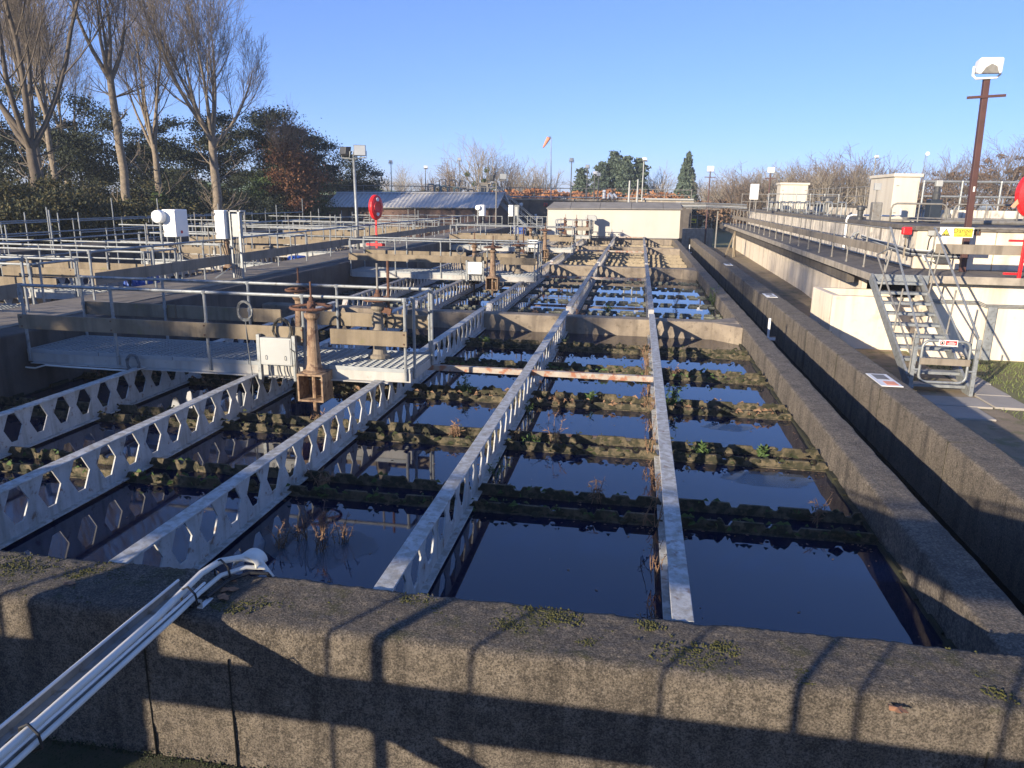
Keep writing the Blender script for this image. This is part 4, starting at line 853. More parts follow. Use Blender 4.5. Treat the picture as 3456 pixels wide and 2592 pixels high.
# ================================================================ BACKGROUND BUILDINGS
# beige hut
t = thing('hut', 'long beige panelled hut with grey felt roof at the far end of the tanks', 'hut', (-1.7, 51.75, 0))
hx = [-6.15, -3.98, -1.80, .44, 2.72]
for a, b in zip(hx[:-1], hx[1:]): MB().box(a + .008, 51.75, .02, b - .008, 51.80, 1.93).obj('wall_panel', 'hut_panel', t)
MB().box(-6.13, 51.802, .0, 2.70, 54.6, 1.92).obj('core', 'hut_panel', t)
MB().box(-6.15, 51.72, .0, 2.72, 51.749, .05).obj('sill', 'deck_frame', t)
for x in hx: MB().box(x - .012, 51.735, .05, x + .012, 51.7495, 1.93).obj('cover_strip', 'kiosk_cream', t)
rx = [-6.25, -4.6, -2.6, -.5, 1.6, 2.85]
for i, (a, b) in enumerate(zip(rx[:-1], rx[1:])):
    a2 = a + (.35 if i == 0 else 0); b2 = b - (.1 if i == 4 else 0)
    MB().add([(a + .01, 51.55, 1.9), (b - .01, 51.55, 1.9), (b2 - .01, 53.1, 2.30), (a2 + .01, 53.1, 2.30), (a + .01, 51.55, 1.96), (b - .01, 51.55, 1.96), (b2 - .01, 53.1, 2.36), (a2 + .01, 53.1, 2.36)], [(0, 3, 2, 1), (4, 5, 6, 7), (0, 1, 5, 4), (1, 2, 6, 5), (2, 3, 7, 6), (3, 0, 4, 7)]).obj('felt_strip', 'felt_roof', t, bevel=.01)
MB().add([(-6.24, 54.8, 1.95), (2.84, 54.8, 1.95), (2.74, 53.1, 2.31), (-5.9, 53.1, 2.31), (-5.9, 53.1, 1.95), (2.74, 53.1, 1.95)], [(0, 1, 2, 3), (0, 3, 4), (1, 5, 2)]).obj('back_slope', 'felt_roof', t)
t.rotation_euler.y = -.012
t = thing('control_cabinet', 'grey switch cabinet with glass front at the left end of the beige hut', 'cabinet', (-7.4, 57, .5)); MB().box(-7.65, 57, .5, -7.15, 57.2, 1.12).obj('frame', 'box_grey', t, bevel=.02); MB().box(-7.58, 56.985, .57, -7.22, 56.999, 1.05).obj('glass', 'window_dark', t)
MB().box(-7.55, 56.98, .78, -7.25, 56.984, .84).obj('slat', 'galv_dull', t)
for x in (-7.6, -7.2): MB().box(x - .02, 57.05, GZ, x + .02, 57.1, .5).obj('leg', 'galvanised', t)
t = thing('motor_cover', 'grey blue motor cover above the valve pillars by the hut', 'cover', (-3.1, 50.6, 1.0)); MB().prism([(-3.5, 1.15), (-2.75, 1.15), (-2.75, 1.4), (-2.9, 1.5), (-3.35, 1.5), (-3.5, 1.38)], 50.4, 50.9, 'y').obj('hood', 'box_grey', t, bevel=.02); MB().box(-3.3, 50.55, .3, -2.95, 50.75, 1.15).obj('stand', 'galv_dull', t)

# brick shed with corrugated roof
t = thing('brick_shed', 'low brick shed with corrugated metal roof at the back left', 'building', (-17.4, 57, GZ))
MB().box(-24.2, 57, GZ, -10.75, 57.25, 1.72).obj('front_wall', 'brick', t); MB().box(-24.2, 62.2, GZ, -10.75, 62.45, 1.72).obj('back_wall', 'brick', t)
for x in (-24.2, -11.0): MB().prism([(57.251, GZ), (62.199, GZ), (62.199, 1.7), (59.7, 2.72), (57.251, 1.7)], x, x + .25, 'x').obj('gable_wall', 'brick', t)
def corr(x0, x1, ya, za, yb, zb):
    mb = MB(); n = int((x1 - x0) / .055); V = []
    for i in range(n + 1):
        x = x0 + (x1 - x0) * i / n; dz = .028 * math.sin(2 * math.pi * (x - x0) / .33)
        V += [(x, ya, za + dz), (x, yb, zb + dz), (x, ya, za + dz - .03), (x, yb, zb + dz - .03)]
    mb.v = V; mb.f = [f for i in range(n) for f in ((4 * i, 4 * i + 4, 4 * i + 5, 4 * i + 1), (4 * i + 2, 4 * i + 3, 4 * i + 7, 4 * i + 6), (4 * i, 4 * i + 2, 4 * i + 6, 4 * i + 4))]
    return mb
nsh = 6
for i in range(nsh):
    a = -24.55 + (14.0 / nsh) * i; corr(a, a + 14.0 / nsh - .004, 56.75, 1.70, 59.72, 2.80).obj('roof_sheet', 'roof_sheet', t)
corr(-24.55, -10.55, 62.7, 1.70, 59.74, 2.80).obj('roof_sheet_back', 'roof_sheet', t)
MB().prism([(59.5, 2.76), (59.73, 2.88), (59.96, 2.76), (59.73, 2.83)], -24.6, -10.5, 'x').obj('ridge_cap', 'roof_sheet', t)
MB().box(-24.5, 56.68, 1.60, -10.6, 56.75, 1.68).obj('gutter', 'lamp_dark', t)
MB().add([(-10.56, 56.75, 1.62), (-10.56, 59.73, 2.74), (-10.56, 62.7, 1.62), (-10.52, 56.75, 1.74), (-10.52, 59.73, 2.87), (-10.52, 62.7, 1.74)], [(0, 1, 4, 3), (1, 2, 5, 4)]).obj('barge_board', 'white_paint', t)
for i, x in enumerate((-22.5, -21.9)): MB().cyl((x, 56.95, GZ), (x, 56.95, 1.65), .05, 8).obj('downpipe', 'lamp_dark', t)
t.rotation_euler.y = -.012

# dark concrete tank behind
t = thing('dark_tank', 'big dark concrete tank behind the shed and hut', 'tank', (-10, 63, GZ))
MB().box(-30, 63, GZ, 4.2, 95, 2.36).obj('wall_body', 'dark_concrete', t); MB().box(-30.1, 62.9, 2.361, 4.3, 63.5, 2.52).obj('coping', 'slab_edge', t, bevel=.02)
MB().cyl((-11.5, 62.8, 2.62), (0.1, 62.8, 2.66), .06, 8).obj('edge_pipe', 'galvanised', t); MB().cyl((0.1, 62.8, 2.60), (4.25, 62.8, 2.60), .08, 8).obj('edge_pipe', 'box_grey', t)
rail_run('railing', 'railing on top of the dark concrete tank', [(-30, 63.2), (4.1, 63.2)], 17, 2.5, .85, mids=(.5,), m='galv_dull', r=.028)
t = thing('notice', 'white notice with red symbol on the dark tank wall', 'sign', (-8.2, 62.9, 1)); MB().box(-8.62, 62.96, .75, -8.25, 62.985, 1.04).obj('board', 'white_paint', t); MB().box(-8.5, 62.945, .84, -8.36, 62.959, .96).obj('symbol', 'red_print', t); MB().box(-8.6, 62.96, 1.1, -8.42, 62.985, 1.25).obj('small_board', 'white_paint', t)
t = thing('bulkhead_lamp', 'round white bulkhead lamp on the dark tank wall', 'lamp', (-9.75, 62.9, 2)); MB().tube([(-9.75, 62.99, 2.0), (-9.75, 62.85, 2.0), (-9.75, 62.8, 2.0)], [.15, .14, .08], 16).obj('globe', 'white_paint', t); MB().box(-9.9, 62.96, 1.86, -9.6, 62.985, 2.14).obj('base', 'box_grey', t)
t = thing('alarm_box', 'small dark red alarm box on the dark tank wall', 'alarm', (-7.7, 62.9, 2)); MB().box(-7.85, 62.85, 1.9, -7.55, 62.985, 2.15).obj('box_body', 'red_print', t, bevel=.02); MB().tube([(-7.7, 62.84, 2.02), (-7.7, 62.78, 2.02)], [.08, .05], 12).obj('sounder', 'lamp_dark', t)
# stairs up the dark tank
t = thing('steel_stairs', 'steel stairs with double handrails climbing the dark tank', 'stairs', (-9, 59.5, GZ))
for y in (58.6, 59.5):
    MB().bar((-11.0, y, 2.3), (-7.3, y, -.7), .05, .2).obj('stringer', 'galvanised', t)
    for dz in (.5, .95): MB().tube([(-11.6, y, 2.4 + dz), (-11.0, y, 2.4 + dz), (-7.3, y, -.6 + dz), (-7.0, y, -.7 + dz)], .028, 8).obj('handrail', 'galvanised', t)
    for q in range(5): x = -11.0 + q * .9; z = 2.3 - (x + 11) * .81; MB().cyl((x, y, z), (x, y, z + 1.02), .024, 6).obj('stanchion', 'galvanised', t)
for q in range(13): x = -10.9 + q * .28; z = 2.2 - (x + 11) * .81; MB().box(x - .12, 58.62, z, x + .12, 59.48, z + .03).obj('tread', 'galvanised', t)
MB().box(-12.4, 58.6, 2.3, -11.0, 59.5, 2.36).obj('landing', 'galvanised', t)
# railings and clutter between the last platform and the shed
rail_run('railing', 'railing before the brick shed with close set posts', [(-16, 50.2), (-9.2, 51.0)], 9, .3, 1.0, mids=(.5,), m='galvanised')
rail_run('railing', 'railing before the dark tank stairs', [(-9.0, 52.4), (-6.3, 52.4)], 5, .3, 1.0, mids=(.5,), m='galvanised')
for i, x in enumerate((-9.6, -8.4, -8.9)):
    k = MB(); k.lathe((x, 54.5 + i * .4, GZ + .9), [(.3, 0), (.32, .05), (.3, .6), (.26, .68), (.08, .7)], 14); tag(k.obj('blue_drum', 'blue_plastic'), f'blue drum at the foot of the tank stairs, {["left", "right", "middle"][i]} of three', 'drum')
    tag(MB().box(x - .4, 54.1 + i * .4, GZ, x + .4, 54.9 + i * .4, GZ + .899).obj('plinth', 'dark_concrete'), f'concrete plinth under the {["left", "right", "middle"][i]} blue drum', 'plinth')
# gooseneck vents on the dark tank
for i in range(7):
    x = -19.2 + i * .62; h = 1.25 - i * .07; t = thing('vent_pipe', f'greenish gooseneck vent pipe behind the shed roof, {ORD[i]} from the left', 'pipe', (x, 68, 2.36), 'gooseneck vent pipes')
    MB().tube([(x, 68, 2.36), (x, 68, 2.36 + h - .15), (x + .05, 68, 2.36 + h - .04), (x + .16, 68, 2.36 + h), (x + .42, 68, 2.36 + h), (x + .53, 68, 2.36 + h - .04), (x + .58, 68, 2.36 + h - .15), (x + .58, 68, 2.36 + h * .45)], .06, 8).obj('bend', 'teal_pipe' if i < 5 else 'galv_dull', t); MB().cyl((x, 68, 2.36 + .3), (x, 68, 2.36 + .38), .1, 8).obj('flange', 'teal_pipe', t)
for i in range(4):
    x = -18.9 + i * .95; h = 1.75 - .06 * i; t = thing('vent_pipe', f'tall grey inverted U pipe above the greenish vents, {ORD[i]} from the left', 'pipe', (x, 71, 2.36), 'tall inverted U pipes')
    MB().tube([(x, 71, 2.36), (x, 71, 2.36 + h - .12), (x + .1, 71, 2.36 + h), (x + .5, 71, 2.36 + h), (x + .6, 71, 2.36 + h - .12), (x + .6, 71, 2.36 + h - .8)], .045, 8).obj('bend', 'galv_dull', t); MB().cyl((x, 71, 2.5), (x, 71, 2.58), .08, 8).obj('flange', 'galv_dull', t)
t = thing('cabin', 'small grey cabin with dark doorway on the dark tank', 'cabin', (-13.5, 66, 2.36)); MB().box(-14.0, 66, 2.36, -13.2, 67.2, 3.68).obj('body', 'galv_dull', t); MB().box(-13.83, 65.98, 2.4, -13.36, 65.999, 3.5).obj('door', 'window_dark', t); MB().box(-14.1, 65.9, 3.681, -12.9, 67.3, 3.76).obj('roof', 'slab_edge', t); MB().bar((-12.95, 66, 3.66), (-13.2, 66, 3.1), .04, .06).obj('brace', 'galv_dull', t)
for i, (x, r, h) in enumerate(((-2.9, .13, .62), (-2.55, .09, .5), (-2.2, .09, .45))):
    t = thing('vent_pipe', f'white vent pipe on the tank behind the hut, {["left", "middle", "right"][i]} of three', 'pipe', (x, 62.6, 2.5), 'white vent pipes behind the hut'); MB().tube([(x, 62.7, 2.52), (x, 62.7, 2.52 + h - .1), (x + (.0 if i == 0 else .1), 62.65, 2.52 + h), (x + (.0 if i == 0 else .35), 62.6, 2.5 + h * (1.1 if i == 0 else .35))], r, 10).obj('pipe_body', 'white_paint', t); MB().cyl((x, 62.7, 2.53), (x, 62.7, 2.6), r * 1.5, 10).obj('flange', 'galv_dull', t)

# lamp poles
def pole(x, y, zb, zt, lab, head, m='galv_dull', r=.05):
    t = thing('lamp_pole', lab, 'lamp', (x, y, zb), 'lamp poles in the background'); MB().tube([(x, y, zb), (x, y, zt)], [r, r * .75], 8).obj('pole', m, t)
    if head == 'dark': lamp_head(t, (x, y - .1, zt + .12), R_(10), R_(-10), 'lamp_glass', .34, .3, .22)
    elif head == 'white': lamp_head(t, (x, y - .1, zt + .15), R_(0), R_(-14), 'lamp_white', .5, .4, .25, 'lamp_white'); MB().box(x - .4, y - .04, zt - .5, x + .4, y + .01, zt - .44).obj('crossbar', m, t)
    elif head == 'tilt': lamp_head(t, (x + .08, y - .1, zt + .1), R_(25), R_(-30), 'lamp_white', .36, .26, .2, 'lamp_white')
    elif head == 'two':
        lamp_head(t, (x - .2, y, zt + .2), R_(150), R_(5), 'lamp_glass', .36, .4, .22); lamp_head(t, (x + .45, y, zt + .3), R_(25), R_(5), 'lamp_glass', .5, .38, .22); MB().cyl((x - .3, y, zt), (x + .6, y, zt + .04), .02, 6).obj('crossbar', m, t)
pole(-9.44, 50, .3, 3.6, 'mast with two floodlights before the right end of the brick shed', 'two')
pole(-23.35, 70, GZ, 5.5, 'slim lamp pole with dark head, leftmost behind the shed', 'dark'); pole(-20.0, 70, GZ, 5.1, 'slim lamp pole with tilted white head behind the shed', 'tilt'); pole(-16.7, 70, GZ, 5.8, 'taller lamp pole with dark head behind the gooseneck vents', 'dark'); pole(-28.4, 68, GZ, 4.4, 'lamp pole half hidden by the evergreen at the left of the shed', 'dark')
pole(-5.6, 62.4, 2.4, 5.45, 'lamp pole with dark head rising behind the left part of the hut', 'dark'); pole(-4.55, 66, 2.36, 5.1, 'thin far lamp pole before the pine group', 'dark'); pole(-3.7, 62.4, 2.4, 4.5, 'short grey pole with cap before the pine group', 'tilt'); pole(-3.38, 62.4, 2.4, 4.35, 'shortest thin pole before the pine group', 'dark'); pole(.15, 62.4, 2.4, 5.6, 'pale lamp pole with tilted head behind the right part of the hut', 'tilt', 'box_grey')
pole(-.78, 55.2, 2.0, 3.85, 'thick pale stub pole at the hut roof', None, 'box_grey', .08); pole(-.2, 55.4, 2.0, 3.95, 'second pale stub pole with small box at the hut roof', None, 'box_grey', .07)
pole(5.15, 60, GZ, 4.75, 'brown lamp pole with square white floodlight at the end of the walkway', 'white', 'brown_post', .06); pole(9.55, 60, 2.0, 4.7, 'brown lamp pole with flat white floodlight behind the wide kiosk', 'white', 'brown_post', .06); pole(21, 75, 2.0, 6.6, 'far lamp pole with white head above the bare thicket', 'tilt')
t = thing('windsock', 'orange windsock hanging from a tall thin pole', 'windsock', (-7.25, 62.4, 2.4))
MB().tube([(-7.2, 62.4, 2.4), (-7.28, 62.4, 5.4), (-7.33, 62.4, 7.3)], [.045, .04, .03], 8).obj('pole', 'box_grey', t); MB().tube([(-7.33, 62.4, 7.25), (-7.36, 62.4, 7.38), (-7.46, 62.4, 7.4), (-7.52, 62.4, 7.3)], .02, 6).obj('swivel_arm', 'galv_dull', t)
k = MB(); k.tube([(-7.5, 62.4, 7.30), (-7.62, 62.4, 7.08), (-7.78, 62.4, 6.8), (-7.95, 62.38, 6.5)], [.17, .15, .11, .05], 14); k.obj('sock', 'orange_cloth', t, smooth=True); k = MB(); k.torus((-7.5, 62.4, 7.30), .17, .015, 16, 5, 'z'); k.obj('hoop', 'galv_dull', t)
# pipes from the hut to the raised tank
for i in range(4):
    z = 2.12 + .085 * i; tag(MB().tube([(2.4, 52.6 + .12 * i, z), (4.4, 52.6 + .12 * i, z + .02), (5.6, 53.2 + .1 * i, z), (7.2, 53.6 + .1 * i, z - .05)], .035, 8).obj('pipe', ['galvanised', 'box_grey', 'galv_dull'][i % 3]), f'overhead pipe from the hut to the raised tank, {ORD[i]} from the bottom', 'pipe', 'overhead pipes beside the hut')
t = thing('pipe_support', 'steel frame carrying the overhead pipes beside the hut', 'frame', (4.3, 52.9, GZ))
for x in (5.2,): MB().box(x, 52.9, GZ, x + .08, 52.98, 2.05).obj('post', 'galv_dull', t)
MB().box(3.1, 52.5, 2.0, 5.4, 53.4, 2.04).obj('cross_member', 'galv_dull', t)
tag(MB().box(3.4, 60, GZ, 5.7, 60.3, .45).obj('low_wall', 'slab_edge', bevel=.02), 'low pale wall on the yard between hut and walkway', 'wall')
t = thing('fence_panel', 'mesh gate with a yellow warning sign behind the yard', 'fence', (4.5, 66, GZ))
for x in (4.15, 4.9, 5.6): MB().cyl((x, 66, GZ), (x, 66, 1.35), .03, 6).obj('post', 'galvanised', t)
for z in (.35, 1.3): MB().cyl((4.15, 66, z), (5.6, 66, z), .02, 6).obj('rail', 'galvanised', t)
MB().box(4.3, 65.95, .7, 4.82, 65.965, 1.04).obj('sign_board', 'yellow_sign', t); MB().box(4.4, 65.94, .76, 4.72, 65.949, .9).obj('print_block', 'black_print', t)
k = MB(); k.lathe((3.98, 66, GZ), [(.09, 0), (.16, .1), (.17, .25), (.1, .4), (.08, .5), (.03, .58)], 12); tag(k.obj('marker', 'white_paint'), 'small white marker standing on the grass beside the mesh gate', 'marker')
t = thing('tripod', 'leaning timber props at the far end of the right hand walkway', 'props', (5.6, 47, GZ))
for dx, dy in ((-.45, -.2), (.1, -.3), (.3, .2)): MB().bar((5.6 + dx, 47 + dy, GZ), (5.75, 47, .8), .07, .07).obj('prop', 'kick_board', t)
t = thing('radio_mast', 'distant lattice radio mast with dish on the horizon', 'mast', (101, 300, GZ))
for dx, dy in ((-.5, 0), (.5, 0), (0, .8)): MB().cyl((101 + dx, 300 + dy, GZ), (101 + dx * .6, 300 + dy * .6, 20), .06, 5).obj('leg', 'galv_dull', t)
k = MB()
for q in range(14): k.bar((100.5, 300, 1.5 * q), (101.5, 300, 1.5 * q + 1.4), .06, .06); 
stuff(k.obj('lattice', 'galv_dull', t)); MB().tube([(101, 299.5, 20), (101, 299.0, 20)], [.3, .7], 12).obj('dish', 'white_paint', t)

# far hills
def hill(name, m, d, a0, a1, prof, thick=400):
    mb = MB(); n = 60; V = []
    for i in range(n + 1):
        a = a0 + (a1 - a0) * i / n; h = prof(i / n) + 2.5 * mnoise.noise((i * .23, d * .01, 0)) + 1.2 * mnoise.noise((i * .9, d * .01, 3))
        V += [(d * math.sin(a), d * math.cos(a), GZ - 5), (d * math.sin(a), d * math.cos(a), h), ((d + thick) * math.sin(a), (d + thick) * math.cos(a), h * .7)]
    mb.v = V; mb.f = [f for i in range(n) for f in ((3 * i, 3 * i + 3, 3 * i + 4, 3 * i + 1), (3 * i + 1, 3 * i + 4, 3 * i + 5, 3 * i + 2))]
    return struct(mb.obj(name, m))
hill('hills', 'hill_haze_blue', 1500, R_(-50), R_(50), lambda f: 22 + 7 * math.sin(f * 9) + 4 * math.sin(f * 23 + 1))
hill('hill_fields', 'field', 520, R_(-32), R_(-14), lambda f: 6.5 + 1.8 * math.sin(f * 4 + 1), 200)

# ================================================================ TREES
def tubes_mesh(name, polys):
    """polys: list of (pts (m,3), radii (m), sides) -> one mesh"""
    groups = {}
    for p, r, n in polys: groups.setdefault((len(p), n), []).append((p, r))
    V = []; F = []; off = 0
    for (m, n), L in groups.items():
        P = np.array([a for a, _ in L]); Rr = np.array([b for _, b in L]); K = len(L)
        D = np.empty_like(P); D[:, 1:-1] = P[:, 2:] - P[:, :-2]; D[:, 0] = P[:, 1] - P[:, 0]; D[:, -1] = P[:, -1] - P[:, -2]
        D /= np.linalg.norm(D, axis=2, keepdims=True) + 1e-9
        ref = np.where(np.abs(D[:, :1, 2:3]) > .9, np.array([1., 0, 0]), np.array([0, 0, 1.])); A = np.cross(D, np.broadcast_to(ref, D.shape)); A /= np.linalg.norm(A, axis=2, keepdims=True) + 1e-9; B = np.cross(D, A)
        th = np.arange(n) * 2 * np.pi / n
        X = P[:, :, None, :] + (A[:, :, None, :] * np.cos(th)[None, None, :, None] + B[:, :, None, :] * np.sin(th)[None, None, :, None]) * Rr[:, :, None, None]
        V.append(X.reshape(-1, 3)); base = (off + np.arange(K) * m * n)[:, None, None]; i = np.arange(m - 1)[None, :, None] * n; j = np.arange(n)[None, None, :]; j2 = (j + 1) % n
        q = np.stack([base + i + j, base + i + j2, base + i + n + j2, base + i + n + j], -1).reshape(-1, 4); F.append(q); off += K * m * n
    return npmesh(name, np.concatenate(V), np.concatenate(F), 4)
def grow(rg, polys, p, d, L, r, lev, cfg):
    c = cfg[lev]; m = c['m']; pts = [p]; dirs = [d]; q = p.copy(); dd = d / np.linalg.norm(d)
    for i in range(m - 1):
        dd = dd + np.array([0, 0, c['up']]) + rg.normal(0, c['jit'], 3); dd /= np.linalg.norm(dd); q = q + dd * L / (m - 1); pts.append(q); dirs.append(dd)
    pts = np.array(pts); rad = r * (1 - (1 - c['end']) * np.linspace(0, 1, m)); polys.append((pts, np.maximum(rad, c.get('rmin', .006)), c['n']))
    if lev + 1 < len(cfg):
        nk = c['kids']; nk = int(nk * rg.uniform(.75, 1.25))
        for k in range(nk):
            f = c['k0'] + (1 - c['k0']) * (k + rg.random()) / nk; i = min(int(f * (m - 1)), m - 2); u = f * (m - 1) - i; pp = pts[i] * (1 - u) + pts[i + 1] * u; ax = dirs[i + 1]
            s_ = rg.normal(0, 1, 3); s_ -= ax * (s_ @ ax); s_ /= np.linalg.norm(s_) + 1e-9; a = R_(rg.uniform(*c['ang'])); nd = ax * math.cos(a) + s_ * math.sin(a)
            grow(rg, polys, pp, nd, L * rg.uniform(*c['kl']) * (1.15 - .5 * f), max(rad[i] * rg.uniform(*c['kr']), .006), lev + 1, cfg)
POP = [dict(m=8, n=6, up=.17, jit=.06, end=.2, kids=9, k0=.25, ang=(25, 50), kl=(.5, .8), kr=(.28, .42)),
       dict(m=6, n=4, up=.24, jit=.05, end=.25, kids=13, k0=.12, ang=(18, 46), kl=(.35, .66), kr=(.3, .45), rmin=.010),
       dict(m=4, n=3, up=.16, jit=.07, end=.4, kids=5, k0=.2, ang=(18, 48), kl=(.4, .7), kr=(.5, .7), rmin=.007),
       dict(m=3, n=3, up=.1, jit=.12, end=.6, rmin=.0055)]
def poplar(x, y, H, fork, r, nlimb, lab, seed, spread=(22, 42), m='bark', lean=(0, 0), cfg=POP, ivy=0., low=6, limbl=(.55, .8)):
    rg = np.random.default_rng(seed); t = thing('bare_tree', lab, 'tree', (x, y, GZ)); T = []
    n = 9; pts = np.array([[lean[0] * (i / n) ** 1.5 + rg.normal(0, .03), lean[1] * i / n + rg.normal(0, .03), (fork) * i / (n - 1)] for i in range(n)]); rad = r * (1 - .35 * np.linspace(0, 1, n)); rad[0] *= 1.35; rad[1] *= 1.08
    T.append((pts, rad, 10)); me = tubes_mesh('trunk', T); link('trunk', me, m, t, smooth=True)
    Pl = []
    for k in range(nlimb):
        a = 2 * math.pi * (k + rg.uniform(-.25, .25)) / nlimb; sp = R_(rg.uniform(*spread)) if k else R_(6)
        grow(rg, Pl, pts[-1] - np.array([0, 0, .15 + .25 * (k % 2)]), np.array([math.sin(sp) * math.cos(a), math.sin(sp) * math.sin(a), math.cos(sp)]), (H - fork) * rg.uniform(*limbl) * (1.15 if k == 0 else 1), r * rg.uniform(.36, .5), 0, cfg)
    for k in range(low):
        i = rg.integers(2, n - 1); a = rg.uniform(0, 6.28); grow(rg, Pl, pts[i], np.array([math.cos(a), math.sin(a), rg.uniform(.1, .6)]), rg.uniform(1.2, 2.6), .04, 2, cfg)
    link('branches', tubes_mesh('branches', Pl), m, t)
    if ivy: link('ivy', leaf_cloud([((0, 0, fork * .28), (r * 2.4, r * 2.4, fork * .32), int(2600 * ivy))], .14, rg), 'leaf_ivy', t)
    return t
def leaf_cloud(blobs, size, rg, hollow=.55, flat=0.):
    C = []
    for (c, rad, n) in blobs:
        if flat: C.append(np.array(c) + rg.normal(0, 1, (n, 3)) * np.array(rad) * flat); continue
        d = rg.normal(0, 1, (n, 3)); d /= np.linalg.norm(d, axis=1, keepdims=True); rr = hollow + (1 - hollow) * rg.random(n) ** .6; C.append(np.array(c) + d * rr[:, None] * np.array(rad) * rg.uniform(.82, 1.14, (n, 1)))
    C = np.concatenate(C); n = len(C); a = rg.normal(0, 1, (n, 3)); a /= np.linalg.norm(a, axis=1, keepdims=True); b = rg.normal(0, 1, (n, 3)); b -= a * (a * b).sum(1, keepdims=True); b /= np.linalg.norm(b, axis=1, keepdims=True)
    s_ = size * rg.uniform(.6, 1.4, (n, 1)); V = np.stack([C - a * s_, C + b * s_ * .55, C + a * s_, C - b * s_ * .55], 1).reshape(-1, 3)
    return npmesh('leaves', V, np.arange(n * 4).reshape(-1, 4), 4)
def clumps(rg, n, R, zc, zr, cr, per, shape='round'):
    out = []
    for i in range(n):
        d = rg.normal(0, 1, 3); d /= np.linalg.norm(d); q = rg.random() ** .45; z = zc + d[2] * zr * q; k = 1.
        if shape == 'cone': f = max(0., (zc + zr - z) / (2 * zr)); k = .25 + .95 * f
        c = rg.uniform(.6, 1.25) * cr; out.append(((d[0] * R * q * k, d[1] * R * q * k, z), (c * 1.15, c * 1.15, c * .5), per))
    return out
def leafy(name, x, y, zc, R, zr, ncl, cr, per, size, m, lab, seed, cat='tree', shape='round', trunk=.14, group=None, bark='bark_dark', hollow=.4):
    rg = np.random.default_rng(seed); t = thing(name, lab, cat, (x, y, GZ), group)
    link('crown', leaf_cloud(clumps(rg, int(ncl * 1.5), R, zc - GZ, zr, cr * .9, int(per * (1.6 if y < 80 else 1.25)), shape), size * (.5 if y < 80 else .9), rg, hollow, .62 if y < 80 else .5), m, t)
    if trunk:
        P = [(np.array([[0, 0, 0], [rg.normal(0, .1), rg.normal(0, .1), (zc - GZ) * .5], [rg.normal(0, .2), rg.normal(0, .2), (zc - GZ) + zr * .6]]), np.array([trunk, trunk * .8, trunk * .3]), 7)]
        for k in range(9):
            h = (zc - GZ) + rg.uniform(-.8, .4) * zr; a = rg.uniform(0, 6.28); e = rg.uniform(.4, .9) * R; P.append((np.array([[0, 0, h - .4], [math.cos(a) * e * .5, math.sin(a) * e * .5, h], [math.cos(a) * e, math.sin(a) * e, h + .4]]), np.array([trunk * .4, trunk * .25, .015]), 4))
        link('trunk', tubes_mesh('trunk', P), bark, t)
    return t
# --- the poplar row on the left
poplar(-22.9, 38.7, 14.2, 6.6, .30, 7, 'large bare tree with reddish trunk and broad fan of upright branches, nearest the shed', 3, m='bark', low=14, spread=(34, 58), limbl=(.6, .85))
poplar(-26.6, 36.3, 16.5, 9.4, .26, 5, 'tall straight bare tree with pale trunk, second of the row from the right', 5, m='bark', spread=(18, 36), lean=(-.25, 0), low=12)
poplar(-26.4, 30.0, 16.5, 5.7, .30, 6, 'big dark bare tree forking low in front of the hedge', 8, m='bark_dark', spread=(28, 52), ivy=.0, low=4, limbl=(.6, .9))
poplar(-29.3, 43.0, 15.5, 6.4, .25, 6, 'bare tree with ivy on its trunk, between the tall straight one and the broad one', 13, m='bark', spread=(16, 38), ivy=1.)
poplar(-33.0, 29.5, 14.5, 5.5, .30, 5, 'bare tree at the left edge of the picture', 21, m='bark_dark')
poplar(-33.5, 38.5, 15., 7.5, .2, 4, 'slender bare tree standing behind the hedge, left of the tall straight one', 34, m='bark', spread=(10, 26))
poplar(-35.2, 41.5, 15.5, 8.0, .22, 4, 'second slender bare tree behind the hedge', 55, m='bark', spread=(10, 24))
poplar(-38.0, 46, 15., 6.0, .26, 5, 'farther bare tree seen between the tall trunks', 57, m='bark_pale', spread=(14, 30))
poplar(-25.5, 52.5, 9.8, 3.4, .16, 5, 'small bare brown tree at the right end of the tree row', 71, m='twig_brown', spread=(15, 40), cfg=POP[:3])
poplar(-28.5, 55, 10.5, 3.0, .16, 5, 'small bare brown tree behind the broad bare tree', 72, m='twig_brown', spread=(15, 40), cfg=POP[:3])
# off to the left behind the camera the row goes on: its shade falls on the platforms
poplar(-24.3, -20.5, 19, 11.5, .30, 5, 'bare tree of the row behind the camera on the left', 81, m='bark', cfg=POP[:3]); poplar(-27.6, -20.0, 19, 10.0, .45, 6, 'thick bare tree of the row behind the camera on the left', 82, m='bark', cfg=POP[:3])
leafy('pine_tree', -18.6, -8.0, 4.6, 1.5, 2.6, 30, .7, 160, .2, 'leaf_pine', 'unseen dark pine added behind the camera to shade the nearest platform', 95)  # added out of view so its crown shades the platform's left end
